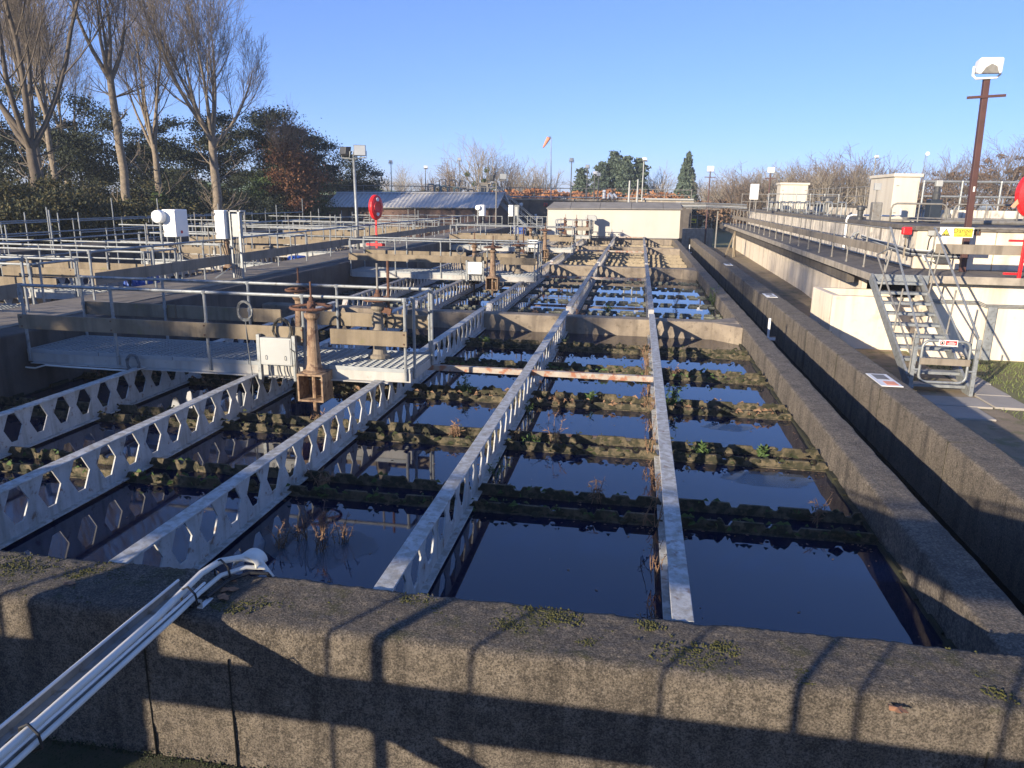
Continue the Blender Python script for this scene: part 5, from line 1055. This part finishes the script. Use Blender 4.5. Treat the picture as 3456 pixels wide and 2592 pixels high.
# --- evergreens and undergrowth
for i, (x, y, zc, R, zr, n, m, lab) in enumerate((
    (-37, 46, 5.0, 2.8, 4.4, 34, 'leaf_pine', 'dark pine behind the second slender bare tree'), (-41, 44, 5.0, 3.0, 4.4, 34, 'leaf_pine', 'dark pine far at the left edge'),
    (-33.5, 49, 4.2, 2.8, 3.6, 32, 'leaf_pine', 'low spreading pine behind the ivy clad tree'), (-30.4, 52, 4.4, 2.5, 4.2, 34, 'leaf_pine', 'dark pine left of the broad bare tree'),
    (-27.4, 54, 4.6, 2.1, 4.6, 32, 'leaf_pine', 'pointed pine right behind the broad bare tree'), (-27.4, 61.5, 4.4, 2.2, 4.2, 26, 'leaf_pine', 'dark evergreen beside the left end of the shed'),
    (-27.3, 57.6, 4.2, 2.0, 3.6, 24, 'leaf_autumn', 'rust brown tree near the left end of the shed'), (-26.6, 69, 3.2, 2.6, 3.6, 30, 'leaf_pine', 'rounded evergreen behind the left end of the shed'), (-25.0, 52.8, 3.3, 1.5, 3.0, 20, 'leaf_russet', 'russet leaved tree in front of the evergreens near the shed'))):
    leafy('pine_tree' if 'pine' in m else 'autumn_tree', x, y, zc, R, zr, n, .95, 330, .16, m, lab, 100 + i, group='evergreens of the tree row' if 'pine' in m else None)
for i, (x, y, R, h, m) in enumerate(((-25.6, 26.3, 2.3, 3.5, 'leaf_hedge'), (-25.2, 28.6, 2.0, 4.1, 'leaf_hedge'), (-23.6, 30.6, 2.0, 3.7, 'leaf_hedge'), (-22.6, 32.8, 1.7, 3.0, 'leaf_hedge'), (-27.6, 31.5, 2.4, 4.4, 'leaf_hedge'), (-29.5, 27.5, 2.6, 4.8, 'leaf_hedge'), (-32, 32, 2.6, 5.0, 'leaf_hedge'))):
    leafy('hedge_shrub', x, y, GZ + h * .52, R, h * .5, 22, .8, 300, .13, m, f'dark green autumn tinged shrub of the left hedge, {["nearest the left edge", "in front of the low forking tree", "middle of the hedge front", "right end of the hedge", "behind the hedge front", "far left behind", "tallest at the back"][i]}', 200 + i, 'shrub', group='shrubs of the left hedge', trunk=.06)
for i in range(9):
    x = -31.0 + i * .72; y = 43 + i * 1.55 + (i % 2) * 1.2; h = 4.3 + .9 * math.sin(i * 1.7)
    leafy('shrub', x, y, GZ + h * .52, 1.7, h * .5, 18, .75, 260, .13, ['leaf_hedge', 'leaf_pine', 'leaf_ivy'][i % 3], f'dark undergrowth shrub below the tree row, {ORD[i]} from the left', 230 + i, 'shrub', group='undergrowth below the tree row', trunk=.05)
for i in range(6):
    x = -36 + i * 2.0; y = 37 + i * 2.2; leafy('shrub', x, y, GZ + 1.9, 1.9, 1.9, 18, .8, 240, .14, ['leaf_hedge', 'leaf_pine'][i % 2], f'shaded shrub deep behind the hedge, {ORD[i]} from the left', 250 + i, 'shrub', group='shaded shrubs behind the hedge', trunk=.05)
# --- horizon
BUSHY = [dict(m=5, n=4, up=.07, jit=.09, end=.3, kids=9, k0=.15, ang=(22, 50), kl=(.4, .65), kr=(.4, .6), rmin=.02),
         dict(m=4, n=3, up=.08, jit=.1, end=.4, kids=8, k0=.1, ang=(22, 50), kl=(.4, .65), kr=(.5, .7), rmin=.016),
         dict(m=3, n=3, up=.06, jit=.12, end=.6, rmin=.014)]
def far_bare(x, y, H, lab, seed, m='bark_pale', nl=7, sp=(12, 46)):
    rg = np.random.default_rng(seed); t = thing('bare_tree', lab, 'tree', (x, y, GZ)); tr = H * .22
    link('trunk', tubes_mesh('trunk', [(np.array([[0, 0, 0], [.05, 0, tr * .5], [0, .05, tr]]), np.array([.25, .2, .17]), 6)]), m, t); Pl = []
    for k in range(nl): a = 2 * math.pi * k / nl + rg.uniform(-.3, .3); s_ = R_(rg.uniform(*sp)) if k else .08; grow(rg, Pl, np.array([0, 0, tr - .1]), np.array([math.sin(s_) * math.cos(a), math.sin(s_) * math.sin(a), math.cos(s_)]), (H - tr) * rg.uniform(.72, .98), .1, 0, BUSHY)
    link('branches', tubes_mesh('branches', Pl), m, t); return t
t = far_bare(-20.5, 98, 9.8, 'bare rounded tree with mistletoe balls on the horizon', 300, nl=9)
for i, (dx, z) in enumerate(((-1.6, 6.4), (.9, 6.9), (.6, 5.6), (-.7, 5.2), (2.0, 4.9), (1.6, 4.3))): 
    rg = np.random.default_rng(310 + i); o = link('mistletoe_ball', leaf_cloud([((dx, -1.0, z), (.38, .38, .38), 160)], .1, rg, .2), 'leaf_ivy', t)
far_bare(-24.5, 100, 7.6, 'bare pinkish tree left of the mistletoe tree', 301, 'twig_brown', 9); far_bare(-17.3, 100, 8., 'slim bare tree right of the mistletoe tree', 302, 'twig_brown', 8, (5, 22)); far_bare(-14.6, 99, 7.3, 'broad bare tree on the horizon right of the mistletoe tree', 303, 'bark_pale', 11, (18, 60)); far_bare(-12.7, 101, 6.9, 'bare tree on the horizon left of the windsock', 304, 'bark_pale', 9); far_bare(2.6, 104, 6.9, 'small bare tree between the pine group and the spruce', 305, 'bark_pale', 9); far_bare(-6.0, 104, 7.2, 'bare tree at the left of the pine group', 306, 'bark_pale', 8)
far_bare(-41.5, 130, 8., 'small bare round tree on the green field', 307, 'bark_pale', 9, (20, 70)); far_bare(-36, 130, 7, 'small brown round tree beyond the shed roof', 308, 'twig_brown', 9, (20, 70))
for i, (x, zc, R, zr) in enumerate(((-5.0, 4.3, 1.3, 3.0), (-3.5, 4.9, 1.25, 3.7), (-1.9, 4.6, 1.3, 3.5), (-.3, 4.4, 1.3, 3.3), (-7.6, 3.4, .8, 2.7))): leafy('pine_tree', x, 100 + (i % 2), zc, R, zr, 40, .62, 150, .22, 'leaf_conifer', f'blue green pine of the group behind the hut, {["left", "second", "third", "right", "small outlying left"][i]} one', 320 + i, shape='cone', group='pines behind the hut')
rg = np.random.default_rng(340); bl = []
for i in range(70):
    f = (i / 69) ** .9; z = 1.0 + 8.2 * f; R = 1.75 * (1 - f) ** .8 + .1
    for k in range(max(1, int(9 * (1 - f)))): a = rg.uniform(0, 6.28); bl.append(((R * math.cos(a), R * math.sin(a), z - .3 * R), (.42 * (1 - f) + .16, .42 * (1 - f) + .16, .5), 55))
t = thing('spruce', 'single dark green spruce standing on the horizon right of the hut', 'tree', (5.75, 100, GZ)); link('crown', leaf_cloud(bl, .2, rg, .3), 'leaf_conifer', t); MB().cyl((5.75, 100, GZ), (5.75, 100, 7), .14, 8, .03).obj('trunk', 'bark_dark', t)
THP = []
for i in range(20):
    x = 8.6 + i * .92 + .3 * math.sin(i * 2.1); y = 97 + 6 * math.sin(i * 1.3); H = 5.6 + 2.6 * (i / 20) + .6 * math.sin(i * 2.7)
    lab = f'bare brown tree of the thicket on the right horizon, {ORD[i % 20]} from the left'
    if len(THP) < 4: THP.append(far_bare(x, y, 8., lab, 400 + i, ['bark_pale', 'twig_brown'][i % 2], 9, (8, 40))); o = THP[-1]; o.scale = (1, 1, H / 8)
    else: o = copy_tree(THP[(i * 3 + i // 4) % 4]); o.location = (x, y, GZ); o.scale = (.9 + .25 * (i % 3), .9 + .25 * (i % 3), H / 8); o.rotation_euler.z = i * 1.1
    o['label'] = lab; o['group'] = 'bare thicket on the right horizon'
for i in range(10):
    leafy('bush', 8 + i * 2.3, 93 + (i % 3), .9, 1.7, 1.8, 14, .7, 60, .2, ['leaf_autumn', 'leaf_orange', 'leaf_hedge'][[0, 0, 1, 0, 2, 0, 0, 2, 1, 0][i]], f'brown bush at the foot of the thicket, {ORD[i]} from the left', 440 + i, 'bush', group='bushes at the foot of the thicket', trunk=.05)
for i in range(12):
    x = -17.5 + i * 1.75 + (1.5 if i > 8 else 0); leafy('bush', x, 91 + (i % 2), 1.9, 1.5, 1.6, 14, .7, 90, .2, 'leaf_orange', f'orange brown beech bush behind the hut, {ORD[i]} from the left', 460 + i, 'bush', group='orange bushes behind the hut', trunk=.05)
for i, (x, y, zc, R, zr) in enumerate(((36, 108, 3.2, 2.0, 3.4), (38.6, 106, 3.6, 2.0, 4.0), (41.5, 105, 4.0, 2.2, 4.4), (44.5, 104, 4.8, 2.4, 5.2), (47.5, 104, 5.4, 2.6, 5.8), (51, 104, 5.5, 2.6, 6))):
    t = far_bare(x, y, zc + zr - GZ, f'brown leaved tree at the right edge of the horizon, {ORD[i]} from the left', 480 + i, 'twig_brown', 9, (10, 45)); t['group'] = 'brown trees at the right edge'
    rg = np.random.default_rng(490 + i); link('crown', leaf_cloud(clumps(rg, 30, R, zc - GZ, zr, .8, 50), .16, rg, .2), 'leaf_autumn', t)
rg = np.random.default_rng(5000); V = []
n = 5200; bx = rg.uniform(-52, -24, n); by = rg.uniform(104, 150, n)
leafy('shrub', -33, 126, 1.5, 5, 2.6, 24, 1.2, 60, .3, 'leaf_hedge', 'dark shrubs beyond the shed roof on the field', 505, 'shrub', trunk=.05)
stuff(link('far_scrub', leaf_cloud([((x, 112 + 4 * math.sin(x), .4), (3.2, 2.5, 2.4), 420) for x in np.arange(-60, 62, 3.6) if not 26 < x < 35], .24, rg, .3), 'leaf_autumn'), 'brown scrub along the far boundary', 'scrub')

# ================================================================ FOREGROUND
t = thing('cable_tray', 'perforated steel cable tray laid from the gantry onto the foreground wall', 'cable tray', (-2.65, 3, .2))
for x in (-2.745, -2.565): MB().box(x - .004, -.4, .165, x + .004, 3.84, .215).obj('lip', 'galvanised', t)
for x in (-2.745, -2.565): MB().cyl((x, -.4, .217), (x, 3.84, .217), .009, 8).obj('rolled_edge', 'white_paint', t)
k = MB(); y = -.4
while y < 3.8:
    k.box(-2.741, y, .163, -2.569, y + .035, .168); k.box(-2.741, y + .035, .163, -2.70, y + .085, .168); k.box(-2.672, y + .035, .163, -2.64, y + .085, .168); k.box(-2.61, y + .035, .163, -2.569, y + .085, .168); y += .085
stuff(k.obj('perforated_base', 'galvanised', t))
t = thing('armoured_cable', 'two thick cream cables with black ties running over the foreground wall', 'cable', (-2.6, 3, .24))
MB().tube([(-2.565, -.4, .245), (-2.57, 2.0, .245), (-2.585, 3.4, .245), (-2.60, 3.65, .25), (-2.59, 3.85, .275), (-2.55, 4.0, .285), (-2.46, 4.1, .27), (-2.36, 4.16, .22), (-2.30, 4.22, .05), (-2.28, 4.26, -.3)], .021, 12).obj('cable_sheath', 'cable_white', t, smooth=True)
MB().tube([(-2.535, -.4, .19), (-2.535, 2.0, .19), (-2.545, 3.5, .19), (-2.545, 3.75, .20), (-2.52, 3.95, .215), (-2.42, 4.08, .215), (-2.33, 4.14, .19), (-2.27, 4.22, .0), (-2.26, 4.26, -.3)], .015, 12).obj('cable_sheath', 'cable_white', t, smooth=True)
MB().tube([(-2.5, 3.75, .175), (-2.47, 3.95, .185), (-2.38, 4.06, .19), (-2.28, 4.1, .175), (-2.2, 4.2, -.05)], .012, 8).obj('dark_cable', 'cable_black', t)
for y, z in ((2.44, .235), (3.66, .235), (3.98, .255)):
    k = MB(); p = [(-2.61, y, z - .06), (-2.605, y, z + .03), (-2.56, y, z + .055), (-2.515, y, z + .01), (-2.502, y, z - .06), (-2.55, y, z - .085), (-2.61, y, z - .06)]
    k.tube([(a + (.03 if y > 3.9 else 0) * 1., b, c) for a, b, c in p], .007, 6); k.obj('cable_tie', 'cable_black', t)
t = thing('cable_loop', 'pale plastic hood over the bent cables at the back edge of the foreground wall', 'hood', (-2.45, 4.1, .2))
k = MB(); n = 14; P = []
for i in range(n + 1):
    a = math.pi * i / n; P.append((-2.44 - .085 * math.cos(a), .20 + .085 * math.sin(a)))
for j, yy in enumerate((4.10, 4.22)):
    for x, z in P: k.v.append((x + .02 * j, yy, z))
k.f = [(i, i + 1, n + 2 + i, n + 1 + i) for i in range(n)]
o = k.obj('shell', 'cable_white', t, smooth=True); sm = o.modifiers.new('thick', 'SOLIDIFY'); sm.thickness = .006
t = thing('clip_bracket', 'small white angle bracket beside the cables on the foreground wall', 'bracket', (-2.5, 3.7, .15))
MB().box(-2.51, 3.66, .152, -2.475, 3.78, .158).obj('foot', 'white_paint', t); MB().box(-2.51, 3.66, .158, -2.475, 3.664, .21).obj('upright', 'box_grey', t); MB().cyl((-2.492, 3.657, .185), (-2.492, 3.667, .185), .008, 8).obj('bolt', 'cable_black', t)
def leaf(x, y, z, s, a, lab):
    k = MB(); out = []; n = 14
    for i in range(n):
        t_ = 2 * math.pi * i / n; r = s * (1 + .28 * math.cos(5 * t_)) * (.62 + .38 * abs(math.cos(t_))); out.append((x + r * math.cos(t_ + a), y + r * math.sin(t_ + a) * .7, z + .012 + .10 * s * math.sin(3 * t_)))
    k.add([(x, y, z + .02)] + out, [(0, 1 + i, 1 + (i + 1) % n) for i in range(n)]); k.add([(q[0], q[1], q[2] - .003) for q in [(x, y, z + .02)] + out], [(0, 1 + (i + 1) % n, 1 + i) for i in range(n)])
    tag(k.obj('fallen_leaf', 'dead_leaf'), lab, 'leaf', 'fallen leaves on the foreground wall')
leaf(-2.43, 3.88, .155, .055, .4, 'larger brown fallen leaf beside the cables'); leaf(-2.41, 3.79, .155, .05, 1.9, 'curled lobed fallen leaf in front of the larger one'); leaf(-2.55, 3.97, .16, .03, .9, 'tiny orange leaf under the bent cable'); leaf(-2.46, 3.98, .16, .03, 2.4, 'tiny brown leaf behind the larger fallen leaf'); leaf(1.42, 3.5, .12, .05, 2.2, 'brown leaf on the right part of the foreground wall')
leaf(-3.45, 3.75, .16, .04, 2.9, 'pale leaf on the left part of the foreground wall')
# moss cushions on the wall top
def moss_patch(mb, cx, cy, rx, ry, n, rg, zf):
    for i in range(n):
        a = rg.uniform(0, 6.28); q = math.sqrt(rg.random()); x = cx + rx * q * math.cos(a); y = min(max(cy + ry * q * math.sin(a), 3.0 if zf(0, 0) < 0 else 3.6), 4.09); r = rg.uniform(.003, .009); h = r * rg.uniform(.25, .6); k = 6; z = zf(x, y); b = len(mb.v)
        for j in range(k): t_ = 6.283 * j / k; s_ = r * rg.uniform(.75, 1.25); mb.v.append((x + s_ * math.cos(t_), y + s_ * math.sin(t_), z - .006))
        for j in range(k): t_ = 6.283 * (j + .5) / k; s_ = .6 * r * rg.uniform(.75, 1.25); mb.v.append((x + s_ * math.cos(t_), y + s_ * math.sin(t_), z + h * .7))
        mb.v.append((x, y, z + h)); mb.f += [(b + j, b + (j + 1) % k, b + k + j) for j in range(k)] + [(b + (j + 1) % k, b + k + (j + 1) % k, b + k + j) for j in range(k)] + [(b + k + j, b + k + (j + 1) % k, b + 2 * k) for j in range(k)]
rg = np.random.default_rng(900); mb = MB(); topz = lambda x, y: .150
for cx, cy, rx, ry, n in ((-.42, 3.98, .14, .07, 150), (-.58, 3.86, .09, .05, 80), (-1.25, 4.0, .08, .06, 60), (-1.12, 3.9, .07, .05, 40), (.44, 3.72, .13, .09, 130), (.62, 3.85, .07, .05, 40), (1.0, 3.66, .06, .09, 70), (-3.6, 3.78, .28, .12, 260), (-3.3, 3.95, .2, .08, 120), (-2.2, 3.82, .12, .06, 60), (-.15, 3.75, .04, .03, 25), (-2.35, 3.72, .1, .05, 60), (1.5, 3.75, .06, .04, 30), (1.95, 3.7, .05, .03, 20), (-4.1, 3.9, .25, .12, 200), (.2, 4.0, .05, .04, 30)):
    moss_patch(mb, cx, cy, rx * 1.15, ry * 1.1, int(n * 1.3), rg, topz); moss_patch(mb, cx, cy, rx * 1.9, min(ry * 1.8, .2), int(n * 1.3), rg, topz)
for i in range(60): moss_patch(mb, rg.uniform(-4.6, 2.6), rg.uniform(3.6, 4.1), .02, .015, 3, rg, topz)
stuff(mb.obj('moss', 'moss'), 'yellow green moss cushions on the foreground wall', 'moss')
struct(MB().box(-12, -6, GZ - .1, 8, 3.557, -.86).obj('soil_bank', 'soil_moss'))
mb = MB()
for i in range(2600):
    x = rg.uniform(-5.5, .6); moss_patch(mb, x, 3.56 - abs(rg.normal(0, .16)) - .01, .03, .02, 1, rg, lambda a, b: -.86)
for i in range(700): moss_patch(mb, rg.uniform(-5.5, -.6), 3.53, .03, .012, 1, rg, lambda a, b: -.86 + abs(rg.normal(0, .03)))
stuff(mb.obj('moss', 'moss_dark'), 'dark moss along the foot of the foreground wall', 'moss')

# ================================================================ WEEDS
def weed(x, y, z, h, n, lab, dry, seed, spread=.5, leafs=14, ls=.03):
    rg = np.random.default_rng(seed); t = thing('weed', lab, 'plant', (x, y, z), 'weeds growing in the tanks'); P = []; LV = []
    for i in range(n):
        a = rg.uniform(0, 6.28); d = np.array([math.cos(a) * spread * rg.uniform(.2, 1), math.sin(a) * spread * rg.uniform(.2, 1), 1.]); L = h * rg.uniform(.5, 1.1); p = np.array([rg.normal(0, .03), rg.normal(0, .03), -.05]); pts = [p]
        for q in range(4): d = d / np.linalg.norm(d) + rg.normal(0, .16, 3) + np.array([0, 0, -.06 * q]); d /= np.linalg.norm(d); p = p + d * L / 4; pts.append(p)
        pts = np.array(pts); P.append((pts, np.linspace(.005, .002, 5), 3))
        for q in range(leafs):
            f = rg.uniform(.15, 1) * 4; j = min(int(f), 3); c = pts[j] + (pts[j + 1] - pts[j]) * (f - j); e = rg.normal(0, 1, 3); e /= np.linalg.norm(e); g_ = np.cross(e, rg.normal(0, 1, 3)); g_ /= np.linalg.norm(g_) + 1e-9; s_ = ls * rg.uniform(.5, 1.3); w_ = .35 if not dry else .2
            LV += [c, c + e * s_ + g_ * s_ * w_, c + e * s_ * 2, c + e * s_ - g_ * s_ * w_]
    link('stems', tubes_mesh('stems', P), 'weed_dry' if dry else 'weed_green', t); LV = np.array(LV); link('leaves', npmesh('leaves', LV, np.arange(len(LV)).reshape(-1, 4), 4), 'weed_dry' if dry else 'weed_green', t)
WD = [(.62, 10.75, .42, 12, 0, 'bright green leafy weed on the trough right of the right hand beam'), (-2.95, 14.75, .2, 10, 0, 'green weed in front of the nearest cross wall'), (-2.5, 10.7, .34, 10, 0, 'dark green weed on the trough left of the second beam'), (-3.9, 8.7, .3, 8, 1, 'dry brown weed tangled in the third beam'), (-2.15, 8.7, .22, 12, 1, 'pinkish dry weed tuft on the trough before the platform corner'), (-.85, 8.7, .42, 6, 1, 'tall single dry weed standing on the second trough'), (-.25, 6.95, .34, 6, 1, 'curled dry weed above the nearest trough'), (1.82, 6.85, .3, 7, 1, 'bent dry weed by the right tank wall'), (1.6, 8.75, .16, 9, 0, 'small green tuft on the trough beside the right wall'), (-.6, 10.7, .2, 8, 0, 'green tuft left of the right hand beam'), (.9, 8.7, .14, 8, 0, 'low green tuft right of the beam on the second trough'), (-1.2, 8.6, .16, 8, 0, 'low green tuft beside the second beam'), (.75, 12.7, .22, 8, 1, 'dry tuft on the third trough right of the beam'), (2.25, 22.0, .6, 10, 0, 'leggy weed growing out of the right tank wall'), (1.2, 21.8, .45, 5, 1, 'dry weed in the second tank by the right wall'), (-1.35, 18.4, .3, 12, 1, 'brown weed clump at the start of the second tank'), (-2.4, 18, .45, 5, 1, 'thin dry weed in the second tank left of the second beam'), (-.7, 19.8, .28, 12, 0, 'green weed on the first trough of the second tank'), (-1.0, 10.5, .2, 9, 1, 'brown tuft beside the strut'), (-3.1, 6.8, .26, 9, 1, 'pale dry weed between the third and second beams')]
for i, (x, y, h, n, dry, lab) in enumerate(WD): weed(x, y, -.30, h, n, lab, dry, 600 + i, .35 if n < 8 else .7)
for i in range(14): y = 4.8 + i * .72; weed(.30 - .02 * (i % 3), y, -.3 + .06 * (i % 4), .22 + .06 * (i % 3), 6, f'dry weed hanging on the left side of the right hand beam, {ORD[i]} from the front', 1, 660 + i, .4, 12, .018)
for i in range(7): y = 7.5 + i * 1.3; weed(-1.40, y, -.33, .2, 6, f'dark weed along the foot of the second beam, {ORD[i]} from the front', i % 2, 690 + i, .5, 12, .022)
for i in range(5): weed(-2.9 + .12 * i, 5.5 + .15 * (i % 3), -.36, .34, 9, f'pale fluffy dry weed standing in the near water, {ORD[i]} from the left', 1, 720 + i, .35, 26, .014)
for i in range(14): rg2 = random.Random(i); weed(6.1 + .3 * (i % 2) + (1.6 if i > 10 else 0), 26 + i * 1.9 if i <= 10 else 18.6 + .2 * i - 2.2, GZ, .35, 7, f'low weed at the foot of the cream wall, {ORD[i]} from the front', i % 2, 740 + i, .6)
# grass right of the stairs
n = 9000; rg = np.random.default_rng(77); X = rg.uniform(6.7, 12.5, n); Yv = rg.uniform(9.5, 18.9, n); keep = ~((X < 7.45) & (Yv > 14.3) & (Yv < 17.4)) & (X > 6.9 + .25 * np.sin(Yv * 3)); X = X[keep]; Yv = Yv[keep]; n = len(X)
h = rg.uniform(.03, .09, n); a = rg.uniform(0, 6.28, n); w_ = .008; V = np.stack([np.stack([X - np.cos(a) * w_, Yv - np.sin(a) * w_, np.full(n, GZ)], 1), np.stack([X + np.cos(a) * w_, Yv + np.sin(a) * w_, np.full(n, GZ)], 1), np.stack([X + rg.normal(0, .03, n), Yv + rg.normal(0, .03, n), GZ + h], 1)], 1).reshape(-1, 3)
stuff(link('grass', npmesh('grass', V, np.arange(n * 3).reshape(-1, 3), 3), 'grass_blade'), 'short grass on the bank right of the stairs', 'grass')

# floating debris and a grey film on the water
rg = np.random.default_rng(88); n = 2600; Vv = []
for i in range(n):
    c = rg.integers(0, 5); yr = ROWS[0][c]; x = rg.uniform(-8.6, 2.2); y = yr + rg.choice((-.27, .27)) + rg.normal(0, .07) if rg.random() < .75 else rg.uniform(4.3, 16.4)
    if rg.random() < .35: x = rg.choice([2.2, .3, -1.6, -3.5, -5.3]) - abs(rg.normal(0, .08))
    a = rg.uniform(0, 6.28); s_ = rg.uniform(.006, .022); z = WZ + .003
    Vv += [(x + s_ * math.cos(a + q * 1.57) * (1 if q % 2 else .55), y + s_ * math.sin(a + q * 1.57) * (1 if q % 2 else .55), z) for q in range(4)]
stuff(link('floating_debris', npmesh('floating_debris', np.array(Vv), np.arange(n * 4).reshape(-1, 4), 4), 'weed_dry'), 'specks of dead leaf floating along the troughs', 'debris')
fm = mat('scum_film', (.16, .19, .22), (.10, .125, .15), 6., .5, .1, 30.); fm.node_tree.nodes['Principled BSDF'].inputs['Alpha'].default_value = .38; MT['scum_film'] = fm
for cx, cy, rx, ry, lab in ((1.55, 8.05, .5, .22, 'grey scum film on the water beside the right wall'), (1.35, 9.95, .35, .15, 'smaller grey scum film beyond the second trough'), (-2.6, 5.6, .5, .35, 'pale scum film in the near water left of the second beam')):
    k = MB(); m_ = 40; k.v = [(cx, cy, WZ + .004)]
    for q in range(m_): a = 6.283 * q / m_; r_ = 1 + .35 * mnoise.noise((math.cos(a) * 1.5 + cx, math.sin(a) * 1.5, cy)) + .18 * mnoise.noise((math.cos(a) * 5, math.sin(a) * 5, cx)); k.v.append((cx + rx * r_ * math.cos(a), cy + ry * r_ * math.sin(a), WZ + .004))
    k.f = [(0, 1 + q, 1 + (q + 1) % m_) for q in range(m_)]; tag(k.obj('scum_film', 'scum_film'), lab, 'scum')

# ================================================================ HAZE
hz = bpy.data.materials.new('haze'); hz.use_nodes = True; hn = hz.node_tree.nodes; hn.clear(); ho = hn.new('ShaderNodeOutputMaterial'); pv = hn.new('ShaderNodeVolumePrincipled')
pv.inputs['Color'].default_value = (.80, .90, 1, 1); pv.inputs['Density'].default_value = .0008; pv.inputs['Anisotropy'].default_value = .0; hz.node_tree.links.new(pv.outputs[0], ho.inputs['Volume']); MT['haze'] = hz
stuff(MB().box(-2700, -2700, -2.2, 2700, 2700, 40.).obj('haze', 'haze'))
